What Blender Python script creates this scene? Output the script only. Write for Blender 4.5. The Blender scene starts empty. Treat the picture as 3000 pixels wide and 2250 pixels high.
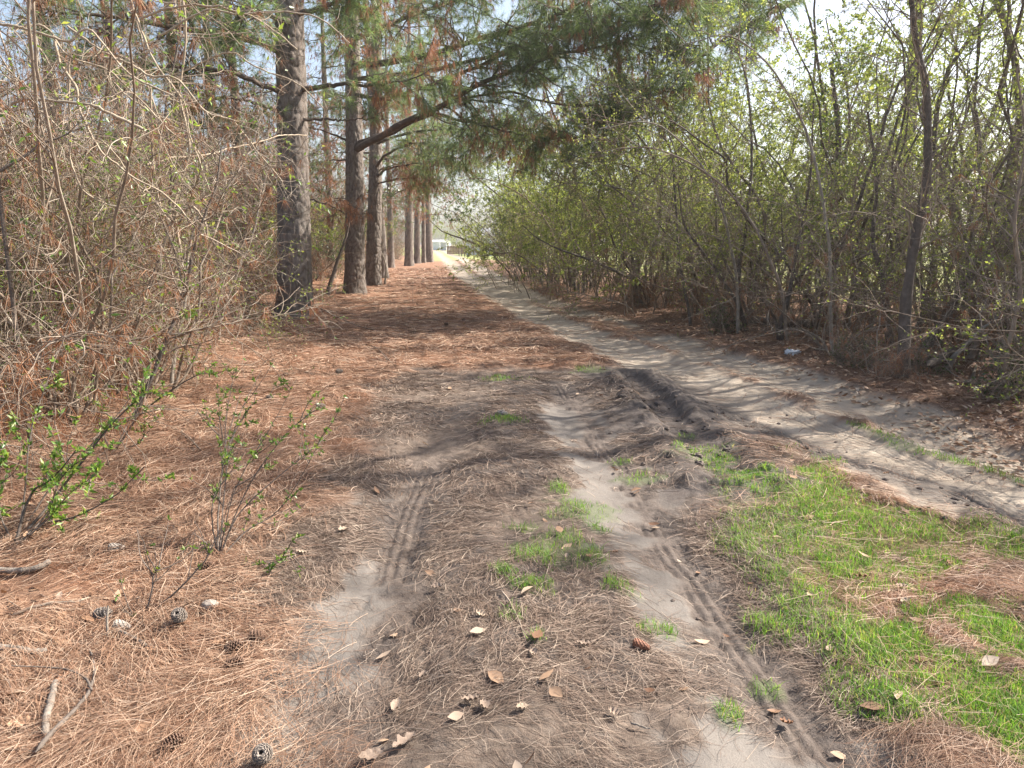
import bpy, math, random
import numpy as np
from mathutils import noise as mnoise, Vector
R = math.radians
rng = np.random.default_rng(11)
random.seed(5)
sc = bpy.context.scene
col = sc.collection

# ------------------------------------------------------------------ camera, sky, sun, exposure
CAM_H = 1.55
FPX = 2065.0
PITCH = math.atan((1125 - 715) / FPX)
cd = bpy.data.cameras.new('camera')
cam = bpy.data.objects.new('camera', cd); col.objects.link(cam)
cam.location = (0, 0, CAM_H)
cam.rotation_euler = (math.pi / 2 - PITCH, 0, 0)
cd.sensor_fit = 'HORIZONTAL'; cd.sensor_width = 36.0; cd.lens = 36.0 * FPX / 3000.0
cd.clip_start = 0.05; cd.clip_end = 5000
sc.camera = cam
SUN_AZ, SUN_EL = 68.0, 43.0            # azimuth measured from the view direction (+Y) towards +X
w = bpy.data.worlds.new('World'); sc.world = w; w.use_nodes = True
wn = w.node_tree
sky = wn.nodes.new('ShaderNodeTexSky'); sky.sky_type = 'NISHITA'; sky.sun_disc = False
sky.sun_elevation = R(SUN_EL); sky.sun_rotation = R(SUN_AZ); sky.air_density = 1.0; sky.dust_density = 3.0; sky.ozone_density = 1.0
wn.links.new(sky.outputs[0], wn.nodes['Background'].inputs[0])
wn.nodes['Background'].inputs[1].default_value = 0.10
sl = bpy.data.lights.new('sun', 'SUN'); sl.energy = 5.0; sl.angle = R(0.5); sl.color = (1.0, 0.94, 0.86)
so = bpy.data.objects.new('sun', sl); col.objects.link(so)
_d = Vector((math.sin(R(SUN_AZ)) * math.cos(R(SUN_EL)), math.cos(R(SUN_AZ)) * math.cos(R(SUN_EL)), math.sin(R(SUN_EL))))
so.rotation_euler = _d.to_track_quat('Z', 'Y').to_euler(); so.location = _d * 60
sc.view_settings.view_transform = 'Standard'; sc.view_settings.look = 'None'
sc.view_settings.exposure = 1.5; sc.view_settings.gamma = 1.0; sc.view_settings.use_curve_mapping = False
sc.cycles.max_bounces = 6; sc.cycles.diffuse_bounces = 3; sc.cycles.transmission_bounces = 3
sc.cycles.glossy_bounces = 2; sc.cycles.volume_bounces = 0; sc.cycles.caustics_reflective = False; sc.cycles.caustics_refractive = False

# ------------------------------------------------------------------ photograph measurements -> world points
def ray(px, py):
    u = (px - 1500) / FPX; v = (1125 - py) / FPX
    return np.array((u, v * math.sin(PITCH) + math.cos(PITCH), v * math.cos(PITCH) - math.sin(PITCH)))
def gp(px, py):
    r = ray(px, py); t = -CAM_H / r[2]; return np.array((r[0] * t, r[1] * t))
def at(px, py, Y):
    r = ray(px, py); return r * (Y / r[1]) + np.array((0, 0, CAM_H))
def trace(pts, Y0, Y1=None):
    Y1 = Y0 if Y1 is None else Y1
    n = len(pts)
    return np.array([at(p[0], p[1], Y0 + (Y1 - Y0) * i / (n - 1)) for i, p in enumerate(pts)])

# ------------------------------------------------------------------ numeric helpers
def nrm(a): return a / np.maximum(np.linalg.norm(a, axis=-1, keepdims=True), 1e-9)
def _hash(ix, iy, seed):
    h = (ix * 374761393 + iy * 668265263 + seed * 1442695041) & 0x7fffffff
    h = ((h ^ (h >> 13)) * 1274126177) & 0x7fffffff
    return ((h ^ (h >> 16)) & 0xffff) / 65535.0
def vnoise(x, y, seed=0):
    x = np.asarray(x, float); y = np.asarray(y, float)
    ix = np.floor(x).astype(np.int64); iy = np.floor(y).astype(np.int64)
    fx = x - ix; fy = y - iy; fx = fx * fx * (3 - 2 * fx); fy = fy * fy * (3 - 2 * fy)
    a = _hash(ix, iy, seed); b = _hash(ix + 1, iy, seed); c = _hash(ix, iy + 1, seed); d = _hash(ix + 1, iy + 1, seed)
    return (a + (b - a) * fx) * (1 - fy) + (c + (d - c) * fx) * fy
def fbm(x, y, o=4, seed=0):
    s = 0; a = 0.5; t = 0
    for i in range(o):
        s = s + a * vnoise(x, y, seed + i * 17); t += a; x = x * 2.03 + 11.3; y = y * 2.03 + 5.7; a *= 0.5
    return s / t
def sstep(a, b, x):
    t = np.clip((x - a) / (b - a), 0, 1); return t * t * (3 - 2 * t)
def polydist(x, y, P):
    """distance, signed side and arc length to a polyline"""
    best = np.full(x.shape, 1e9); sgn = np.zeros(x.shape); arc = np.zeros(x.shape); s0 = 0.0
    for i in range(len(P) - 1):
        ax, ay = P[i]; bx, by = P[i + 1]; dx, dy = bx - ax, by - ay; L = math.hypot(dx, dy)
        t = np.clip(((x - ax) * dx + (y - ay) * dy) / (L * L), 0, 1)
        qx = x - ax - t * dx; qy = y - ay - t * dy; d = np.hypot(qx, qy)
        m = d < best
        best = np.where(m, d, best); sgn = np.where(m, np.where(dx * qy - dy * qx > 0, 1.0, -1.0), sgn); arc = np.where(m, s0 + t * L, arc); s0 += L
    return best, sgn, arc
def smooth_line(P, n=60):
    P = np.array(P, float); m = len(P); dim = P.shape[1]
    ext = np.vstack([2 * P[0] - P[1], P, 2 * P[-1] - P[-2]])
    out = np.zeros((n, dim))
    for k in range(n):
        u = k / (n - 1) * (m - 1); i = min(int(u), m - 2); t = u - i
        p0, p1, p2, p3 = ext[i], ext[i + 1], ext[i + 2], ext[i + 3]
        out[k] = 0.5 * ((2 * p1) + (-p0 + p2) * t + (2 * p0 - 5 * p1 + 4 * p2 - p3) * t * t + (-p0 + 3 * p1 - 3 * p2 + p3) * t ** 3)
    return out
def inside(x, y, P):
    r = np.zeros(x.shape, bool); n = len(P)
    for i in range(n):
        ax, ay = P[i]; bx, by = P[(i + 1) % n]
        if ay == by: continue
        c = ((ay > y) != (by > y)) & (x < (bx - ax) * (y - ay) / (by - ay) + ax)
        r ^= c
    return r
def polysd(x, y, P):
    d, _, _ = polydist(x, y, list(P) + [P[0]]); return np.where(inside(x, y, P), d, -d)

# ------------------------------------------------------------------ mesh helpers
def build_mesh(name, chunks, mats, smooth=True):
    """chunks: list of (V[n,3], F[m,k], material index)"""
    chunks = [c for c in chunks if len(c[0]) and len(c[1])]
    me = bpy.data.meshes.new(name)
    V = np.concatenate([c[0] for c in chunks]).astype(np.float32)
    loops = []; starts = []; mi = []; off = 0; ls = 0
    for v, f, m in chunks:
        f = np.asarray(f, np.int32) + off; k = f.shape[1]
        loops.append(f.ravel()); starts.append(ls + np.arange(len(f)) * k); mi.append(np.full(len(f), m, np.int32))
        ls += f.size; off += len(v)
    loops = np.concatenate(loops).astype(np.int32); starts = np.concatenate(starts).astype(np.int32); mi = np.concatenate(mi)
    me.vertices.add(len(V)); me.vertices.foreach_set('co', V.ravel())
    me.loops.add(len(loops)); me.loops.foreach_set('vertex_index', loops)
    me.polygons.add(len(starts)); me.polygons.foreach_set('loop_start', starts)
    me.polygons.foreach_set('material_index', mi)
    me.polygons.foreach_set('use_smooth', np.full(len(starts), smooth))
    for m in (mats if isinstance(mats, (list, tuple)) else [mats]): me.materials.append(m)
    me.update(calc_edges=True)
    return me
def tubes(P, Rr, k=4):
    P = np.asarray(P, float); Rr = np.asarray(Rr, float)
    if P.ndim == 2: P = P[None]; Rr = Rr[None]
    N, M, _ = P.shape
    if N == 0: return np.zeros((0, 3)), np.zeros((0, 4), int)
    T = nrm(np.gradient(P, axis=1))
    ref = nrm(np.cross(nrm(P[:, -1] - P[:, 0]), rng.normal(size=(N, 3))))[:, None, :]
    U = nrm(ref - (ref * T).sum(-1, keepdims=True) * T); W = np.cross(T, U)
    a = np.arange(k) / k * 2 * math.pi
    V = P[:, :, None, :] + Rr[:, :, None, None] * (np.cos(a)[:, None] * U[:, :, None, :] + np.sin(a)[:, None] * W[:, :, None, :])
    n, i, j = np.meshgrid(np.arange(N), np.arange(M - 1), np.arange(k), indexing='ij')
    b = n * M * k; j2 = (j + 1) % k
    F = np.stack([b + i * k + j, b + i * k + j2, b + (i + 1) * k + j2, b + (i + 1) * k + j], -1).reshape(-1, 4)
    return V.reshape(-1, 3), F
def taper(N, M, r0, r1, p=1.0):
    r0 = np.broadcast_to(np.asarray(r0, float), (N,)); t = np.linspace(0, 1, M) ** p
    return r0[:, None] * (1 - t) + (r0 * r1)[:, None] * t
def grow(B, D, L, M, wander=0.2, up=0.0):
    B = np.asarray(B, float); d = nrm(np.asarray(D, float)); N = len(B); L = np.broadcast_to(np.asarray(L, float), (N,))
    st = (L / (M - 1))[:, None]; P = [B]
    for i in range(M - 1):
        d = nrm(d + wander * rng.normal(size=(N, 3)) + np.array((0, 0, up))); P.append(P[-1] + d * st)
    return np.stack(P, 1)
def sprout(P, n, t0, t1, ang, spread=15, flat=0.0):
    """n children per parent: base, direction, t, parent index"""
    N, M, _ = P.shape
    idx = np.repeat(np.arange(N), n); t = rng.uniform(t0, t1, N * n)
    f = t * (M - 1); i = np.minimum(f.astype(int), M - 2); fr = (f - i)[:, None]
    B = P[idx, i] * (1 - fr) + P[idx, i + 1] * fr; T = nrm(P[idx, i + 1] - P[idx, i])
    rv = rng.normal(size=B.shape); rv[:, 2] *= (1 - flat)
    perp = nrm(rv - (rv * T).sum(-1, keepdims=True) * T)
    a = np.radians(ang + spread * rng.normal(size=len(B)))[:, None]
    return B, nrm(np.cos(a) * T + np.sin(a) * perp), t, idx
def on_curves(P, n, t0=0.0, t1=1.0):
    N, M, _ = P.shape
    idx = rng.integers(0, N, n); f = rng.uniform(t0, t1, n) * (M - 1); i = np.minimum(f.astype(int), M - 2); fr = (f - i)[:, None]
    return P[idx, i] * (1 - fr) + P[idx, i + 1] * fr, nrm(P[idx, i + 1] - P[idx, i])
def leaf_cards(C, D, L, W, flatten=0.0):
    """folded leaf of two quads, standing off from C along D"""
    N = len(C); L = np.broadcast_to(np.asarray(L, float), (N,))[:, None]; W = np.broadcast_to(np.asarray(W, float), (N,))[:, None]
    rv = rng.normal(size=(N, 3)); rv[:, 2] = rv[:, 2] * (1 - flatten) + 0
    S = nrm(np.cross(D, nrm(rv))) if flatten == 0 else nrm(rv - (rv * D).sum(-1, keepdims=True) * D)
    Nn = np.cross(S, D)
    b = C; tip = C + D * L - Nn * L * 0.15; mid = C + D * L * 0.45 - Nn * W * 0.18
    l = C + D * L * 0.42 + S * W * 0.5; r = C + D * L * 0.42 - S * W * 0.5
    V = np.stack([b, l, tip, mid, r], 1).reshape(-1, 3); o = (np.arange(N) * 5)[:, None]
    F = np.concatenate([o + np.array([[0, 3, 2, 1]]), o + np.array([[0, 4, 2, 3]])])
    return V, F
def diamonds(C, D, L, W):
    N = len(C); L = np.broadcast_to(np.asarray(L, float), (N,))[:, None]; W = np.broadcast_to(np.asarray(W, float), (N,))[:, None]
    S = nrm(np.cross(D, rng.normal(size=(N, 3))))
    V = np.stack([C, C + D * L * 0.5 + S * W * 0.5, C + D * L, C + D * L * 0.5 - S * W * 0.5], 1).reshape(-1, 3)
    return V, (np.arange(N) * 4)[:, None] + np.array([[0, 1, 2, 3]])
def spikes(C, D, L, W):
    N = len(C); L = np.broadcast_to(np.asarray(L, float), (N,))[:, None]; W = np.broadcast_to(np.asarray(W, float), (N,))[:, None]
    S = nrm(np.cross(D, rng.normal(size=(N, 3)))) * W * 0.5
    V = np.stack([C - S, C + S, C + D * L], 1).reshape(-1, 3)
    return V, (np.arange(N) * 3)[:, None] + np.array([[0, 1, 2]])
def tufts(C, D, n, L, W, spread=0.7, droop=0.15):
    """n needles fanning round D at each C"""
    c = np.repeat(C, n, 0); d = np.repeat(D, n, 0)
    d = nrm(d * rng.uniform(0.3, 1.2, (len(d), 1)) + spread * rng.normal(size=d.shape) + np.array((0, 0, -droop)))
    return spikes(c, d, L * rng.uniform(0.7, 1.15, len(c)), W)
def ribbons(P, S, W):
    """flat strips: P[N,M,3] with side vector S[N,3] and width W[N]"""
    N, M, _ = P.shape
    o = (S * W[:, None] * 0.5)[:, None, :]
    V = np.stack([P - o, P + o], 2).reshape(-1, 3)
    n, i = np.meshgrid(np.arange(N), np.arange(M - 1), indexing='ij'); b = n * M * 2 + i * 2
    return V, np.stack([b, b + 1, b + 3, b + 2], -1).reshape(-1, 4)
def joinVF(parts):
    V = []; F = []; o = 0
    for v, f in parts:
        if len(v) == 0: continue
        V.append(v); F.append(f + o); o += len(v)
    return np.concatenate(V), np.concatenate(F)

# ------------------------------------------------------------------ scene-object helpers
def tag(o, label=None, cat=None, group=None, kind=None):
    if label: o['label'] = label
    if cat: o['category'] = cat
    if group: o['group'] = group
    if kind: o['kind'] = kind
    return o
def obj(name, me, parent=None, loc=None):
    o = bpy.data.objects.new(name, me); col.objects.link(o)
    if parent: o.parent = parent
    if loc is not None: o.location = loc
    return o
def thing(name, loc, label, cat, group=None, rz=0.0, s=1.0):
    o = bpy.data.objects.new(name, None); col.objects.link(o)
    o.location = loc; o.rotation_euler = (0, 0, rz); o.scale = (s, s, s) if np.isscalar(s) else s
    o.empty_display_size = 0.2
    return tag(o, label, cat, group)
def place(parts, name, loc, label, cat, group=None, rz=0.0, s=1.0):
    """a thing whose parts share the meshes of its kind"""
    t = thing(name, loc, label, cat, group, rz, s)
    for pn, me in parts: obj(pn, me, t)
    return t

# ------------------------------------------------------------------ materials
def newmat(name):
    m = bpy.data.materials.new(name); m.use_nodes = True; nt = m.node_tree
    for n in list(nt.nodes): nt.nodes.remove(n)
    out = nt.nodes.new('ShaderNodeOutputMaterial'); return m, nt, out
def node(nt, t, **kw):
    n = nt.nodes.new(t)
    for k, v in kw.items():
        if k.startswith('_'): setattr(n, k[1:], v)
        else:
            key = int(k[1:]) if k[0] == 'i' and k[1:].isdigit() else k
            s = n.inputs[key]
            if isinstance(v, bpy.types.NodeSocket): nt.links.new(v, s)
            else: s.default_value = v
    return n
def mixc(nt, fac, a, b, mode='MIX'):
    n = nt.nodes.new('ShaderNodeMix'); n.data_type = 'RGBA'; n.blend_type = mode
    for i, v in ((0, fac), (6, a), (7, b)):
        if isinstance(v, bpy.types.NodeSocket): nt.links.new(v, n.inputs[i])
        else: n.inputs[i].default_value = v if i == 0 else (*v[:3], 1)
    return n.outputs[2]
def mth(nt, op, a, b=0.0, c=None):
    n = nt.nodes.new('ShaderNodeMath'); n.operation = op
    for i, v in enumerate((a, b) if c is None else (a, b, c)):
        if isinstance(v, bpy.types.NodeSocket): nt.links.new(v, n.inputs[i])
        else: n.inputs[i].default_value = v
    return n.outputs[0]
def ramp(nt, fac, cols):
    n = nt.nodes.new('ShaderNodeValToRGB'); nt.links.new(fac, n.inputs[0]); e = n.color_ramp.elements
    while len(e) < len(cols): e.new(0.5)
    for i, (p, c) in enumerate(cols): e[i].position = p; e[i].color = (*c, 1)
    return n.outputs[0]
def noise_tex(nt, vec, scale, detail=4, rough=0.6):
    n = node(nt, 'ShaderNodeTexNoise', Scale=scale, Detail=detail, Roughness=rough)
    if vec is not None: nt.links.new(vec, n.inputs['Vector'])
    return n.outputs[0]
def leaf_mat(name, cols, transl=0.4, rough=0.5, gloss=0.15, tint=None):
    m, nt, out = newmat(name)
    g = nt.nodes.new('ShaderNodeNewGeometry'); oi = nt.nodes.new('ShaderNodeObjectInfo')
    c = ramp(nt, g.outputs['Random Per Island'], cols)
    hs = node(nt, 'ShaderNodeHueSaturation', Color=c, Value=mth(nt, 'MULTIPLY_ADD', oi.outputs['Random'], 0.35, 0.83))
    c = hs.outputs[0]
    p = node(nt, 'ShaderNodeBsdfPrincipled', Roughness=rough); nt.links.new(c, p.inputs['Base Color']); p.inputs['Specular IOR Level'].default_value = gloss * 2
    if transl > 0:
        tc = mixc(nt, 1.0, c, tint or (1.25, 1.15, 0.6), 'MULTIPLY')
        t = node(nt, 'ShaderNodeBsdfTranslucent', Color=tc)
        mx = node(nt, 'ShaderNodeMixShader', i0=transl, i1=p.outputs[0], i2=t.outputs[0]); nt.links.new(mx.outputs[0], out.inputs[0])
    else: nt.links.new(p.outputs[0], out.inputs[0])
    return m
def twig_mat(name, c0, c1, c2, scale=9.0, rough=0.85, bump=0.0):
    m, nt, out = newmat(name)
    tc = nt.nodes.new('ShaderNodeTexCoord'); g = nt.nodes.new('ShaderNodeNewGeometry')
    n = noise_tex(nt, tc.outputs['Object'], scale, 3)
    c = ramp(nt, n, [(0.32, c0), (0.5, c1), (0.68, c2)])
    c = mixc(nt, 0.55, c, ramp(nt, g.outputs['Random Per Island'], [(0.0, c0), (0.55, c1), (1.0, c2)]))
    p = node(nt, 'ShaderNodeBsdfPrincipled', Roughness=rough); nt.links.new(c, p.inputs['Base Color']); p.inputs['Specular IOR Level'].default_value = 0.2
    if bump:
        n2 = noise_tex(nt, tc.outputs['Object'], scale * 6, 4); b = node(nt, 'ShaderNodeBump', Strength=bump, Distance=0.02, Height=n2); nt.links.new(b.outputs[0], p.inputs['Normal'])
    nt.links.new(p.outputs[0], out.inputs[0]); return m
def bark_mat():
    m, nt, out = newmat('pine_bark')
    tc = nt.nodes.new('ShaderNodeTexCoord')
    mp = node(nt, 'ShaderNodeMapping', Vector=tc.outputs['Object'], Scale=(1, 1, 0.4))
    v = node(nt, 'ShaderNodeTexVoronoi', Scale=11.0); nt.links.new(mp.outputs[0], v.inputs['Vector'])
    sep = node(nt, 'ShaderNodeSeparateColor', Color=v.outputs['Color'])
    plate = ramp(nt, sep.outputs[0], [(0.0, (0.115, 0.085, 0.068)), (0.5, (0.17, 0.132, 0.108)), (1.0, (0.235, 0.195, 0.165))])
    n1 = noise_tex(nt, mp.outputs[0], 22, 6, 0.7)
    c = mixc(nt, ramp(nt, n1, [(0.35, (0, 0, 0)), (0.7, (1, 1, 1))]), plate, (0.27, 0.235, 0.205))
    n2 = noise_tex(nt, tc.outputs['Object'], 1.3, 3)
    c = mixc(nt, ramp(nt, n2, [(0.45, (0, 0, 0)), (0.75, (0.6, 0.6, 0.6))]), c, (0.14, 0.125, 0.105))
    att = nt.nodes.new('ShaderNodeAttribute'); att.attribute_name = 'furrow'
    c = mixc(nt, att.outputs['Fac'], c, (0.055, 0.042, 0.035))
    p = node(nt, 'ShaderNodeBsdfPrincipled', Roughness=0.9); nt.links.new(c, p.inputs['Base Color']); p.inputs['Specular IOR Level'].default_value = 0.15
    n3 = noise_tex(nt, mp.outputs[0], 45, 6, 0.75)
    b = node(nt, 'ShaderNodeBump', Strength=0.9, Distance=0.02, Height=n3); nt.links.new(b.outputs[0], p.inputs['Normal'])
    nt.links.new(p.outputs[0], out.inputs[0]); return m
def plain_mat(name, c, rough=0.7, var=0.12, scale=3.0):
    m, nt, out = newmat(name); tc = nt.nodes.new('ShaderNodeTexCoord'); n = noise_tex(nt, tc.outputs['Object'], scale, 5)
    cc = ramp(nt, n, [(0.3, tuple(x * (1 - var) for x in c)), (0.7, tuple(min(1, x * (1 + var)) for x in c))])
    p = node(nt, 'ShaderNodeBsdfPrincipled', Roughness=rough); nt.links.new(cc, p.inputs['Base Color']); nt.links.new(p.outputs[0], out.inputs[0]); return m

M_BARK = bark_mat()
M_LIMB = twig_mat('pine_limb_bark', (0.075, 0.055, 0.045), (0.12, 0.09, 0.072), (0.19, 0.15, 0.12), 7, 0.9, 0.4)
M_NEEDLE = leaf_mat('green_pine_needles', [(0, (0.09, 0.145, 0.06)), (0.5, (0.15, 0.215, 0.09)), (1, (0.26, 0.32, 0.145))], 0.55, 0.40, 0.4, (1.15, 1.15, 0.75))
M_DEADNEEDLE = leaf_mat('dead_pine_needles', [(0, (0.21, 0.085, 0.04)), (0.5, (0.32, 0.15, 0.075)), (1, (0.42, 0.24, 0.14))], 0.3, 0.55, 0.15, (1.1, 0.95, 0.8))
M_SPRING = leaf_mat('spring_leaves', [(0, (0.14, 0.20, 0.06)), (0.5, (0.24, 0.31, 0.095)), (1, (0.37, 0.41, 0.17))], 0.6, 0.45, 0.2)
M_GLOSSY = leaf_mat('glossy_evergreen_leaves', [(0, (0.05, 0.09, 0.03)), (0.6, (0.09, 0.15, 0.045)), (1, (0.18, 0.25, 0.085))], 0.45, 0.3, 0.45)
M_SHRUBLEAF = leaf_mat('fresh_shrub_leaves', [(0, (0.07, 0.15, 0.03)), (0.5, (0.15, 0.27, 0.05)), (0.85, (0.26, 0.36, 0.09)), (1, (0.36, 0.38, 0.14))], 0.48, 0.38, 0.3)
M_DEADLEAF = leaf_mat('dead_leaves', [(0, (0.16, 0.085, 0.05)), (0.35, (0.29, 0.17, 0.10)), (0.7, (0.42, 0.28, 0.18)), (1, (0.55, 0.43, 0.32))], 0.15, 0.6, 0.15, (1.1, 0.95, 0.8))
M_TWIG = twig_mat('grey_tan_twigs', (0.09, 0.065, 0.045), (0.23, 0.175, 0.128), (0.48, 0.42, 0.34))
M_TWIGBROWN = twig_mat('brown_twigs', (0.12, 0.088, 0.066), (0.26, 0.20, 0.15), (0.44, 0.37, 0.295))
M_DARKTRUNK = twig_mat('dark_sapling_bark', (0.07, 0.055, 0.045), (0.13, 0.105, 0.086), (0.24, 0.20, 0.17), 12, 0.9, 0.5)
M_PALETRUNK = twig_mat('pale_sapling_bark', (0.16, 0.13, 0.105), (0.30, 0.26, 0.21), (0.46, 0.42, 0.36), 10, 0.85, 0.3)
M_VINE = twig_mat('tan_vine_bark', (0.22, 0.16, 0.11), (0.36, 0.29, 0.21), (0.52, 0.45, 0.35), 12)
M_GRASS = leaf_mat('young_grass', [(0, (0.08, 0.19, 0.03)), (0.45, (0.155, 0.31, 0.05)), (0.88, (0.26, 0.40, 0.085)), (0.93, (0.36, 0.34, 0.15)), (1, (0.42, 0.35, 0.2))], 0.5, 0.5, 0.2, (1.2, 1.15, 0.6))
M_LITTER = leaf_mat('fallen_pine_needles', [(0, (0.17, 0.088, 0.053)), (0.4, (0.31, 0.175, 0.107)), (0.75, (0.43, 0.285, 0.19)), (1, (0.60, 0.45, 0.33))], 0.12, 0.6, 0.15, (1.1, 0.95, 0.8))
M_DIRTYLITTER = leaf_mat('muddy_pine_needles', [(0, (0.085, 0.058, 0.043)), (0.4, (0.165, 0.112, 0.082)), (0.75, (0.26, 0.187, 0.139)), (1, (0.42, 0.335, 0.255))], 0.08, 0.65, 0.12, (1.1, 0.95, 0.8))

# ------------------------------------------------------------------ ground: ruts, mud, litter zones and height
LR = [(5.2, -6), (4.3, -1), (3.75, 1.5), (3.4, 3.0)] + [tuple(gp(*q)) for q in [(3000, 1475), (2700, 1368), (2400, 1262), (2200, 1195), (2000, 1100), (1859, 1034), (1723, 989), (1633, 953), (1542, 908), (1452, 858), (1362, 808), (1307, 759)]] + [(-15.0, 140.0), (-27, 240)]
RR = [(6.3, -6), (5.4, -1), (4.6, 1.5), (4.1, 3.0)] + [tuple(gp(*q)) for q in [(2994, 1369), (2633, 1229), (2316, 1120), (2090, 1044), (1904, 989), (1791, 953), (1565, 881), (1497, 845), (1407, 795), (1353, 759)]] + [(-13.2, 140.0), (-25.2, 240)]
RB = [tuple(gp(*q)) for q in [(1633, 1120), (1678, 1179), (1714, 1252), (1791, 1342), (1859, 1441), (1904, 1522), (1972, 1635), (2022, 1681), (2113, 1816), (2271, 2033), (2407, 2223)]] + [(1.05, 0.5), (1.2, -3)]
LB = [(-0.15, 9.0), (-0.45, 6.5), (-0.6, 5.0)] + [tuple(gp(*q)) for q in [(1194, 1500), (1163, 1613), (1131, 1749)]] + [(-0.6, 2.2), (-0.62, 0), (-0.6, -3)]
TR2 = [tuple(gp(*q)) for q in [(1900, 1120), (2090, 1188), (2271, 1256), (2407, 1324), (2565, 1369), (2768, 1432), (3000, 1540)]] + [(3.1, 2.8), (3.5, 1.0)]
TR3 = [tuple(gp(*q)) for q in [(2316, 1190), (2420, 1235), (2600, 1300), (2800, 1395), (3000, 1500)]]
DR = [tuple(gp(*q)) for q in [(1845, 1100), (1904, 1150), (1950, 1192), (1985, 1240), (2060, 1310), (2150, 1400)]]
MUDPOLY = [tuple(gp(*q)) for q in [(1220, 1085), (1760, 1075), (1960, 1095), (2170, 1235), (2250, 1400), (2150, 1560), (2420, 1900), (2750, 2250)]] + [(1.9, 0.4), (-1.0, 0.4)] + [tuple(gp(*q)) for q in [(800, 2250), (840, 1800), (900, 1500), (1020, 1300), (1120, 1150)]]
GRASSPOLY = [tuple(gp(*q)) for q in [(2000, 1335), (2180, 1310), (2420, 1335), (2520, 1430), (2740, 1490), (3000, 1590)]] + [(3.1, 2.4), (1.9, 1.2)] + [tuple(gp(*q)) for q in [(2760, 2250), (2560, 2010), (2330, 1800), (2150, 1580), (2060, 1470), (2090, 1400)]]
TUFTS = [(1690, 1500, .22), (1640, 1590, .2), (1600, 1640, .16), (1540, 1640, .12), (1720, 1640, .13), (1800, 1730, .10), (1770, 1560, .10), (1530, 1560, .1), (1640, 1440, .13), (2020, 1320, .12), (1730, 1085, .25),
         (1870, 1385, .15), (1470, 1240, .2), (1480, 1110, .3), (1890, 1850, .05), (1960, 1850, .05), (2200, 1880, .05), (2400, 1850, .05), (2250, 2000, .05), (2140, 2090, .06), (1830, 1340, .1), (2010, 1275, .09), (1480, 1690, .08), (1560, 1740, .1), (1500, 1820, .05), (1570, 1890, .05)]
TUFTS = [(*gp(a, b), r) for a, b, r in TUFTS]
MEDIAN = [tuple(gp(*q)) for q in [(2497, 1238), (2590, 1268), (2678, 1306), (2820, 1345), (2972, 1392)]] + [(3.75, 3.6), (4.3, 1.5)]
EDGE_R = [(5.6, -6), (5.0, 0), (4.35, 4.0), (4.2, 6.0), (3.9, 10.0), (3.2, 13.3), (1.5, 18.0), (-0.4, 24.5), (-3.0, 41.0), (-5.5, 62.0), (-11, 140), (-22, 240)]
EDGE_L = [(-1.8, -6), (-2.4, 1.5), (-2.9, 4.0), (-3.6, 6.6), (-4.3, 10.0), (-5.2, 14.0), (-6.4, 22.0), (-8.2, 40.0), (-9.6, 62.0)]

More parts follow.
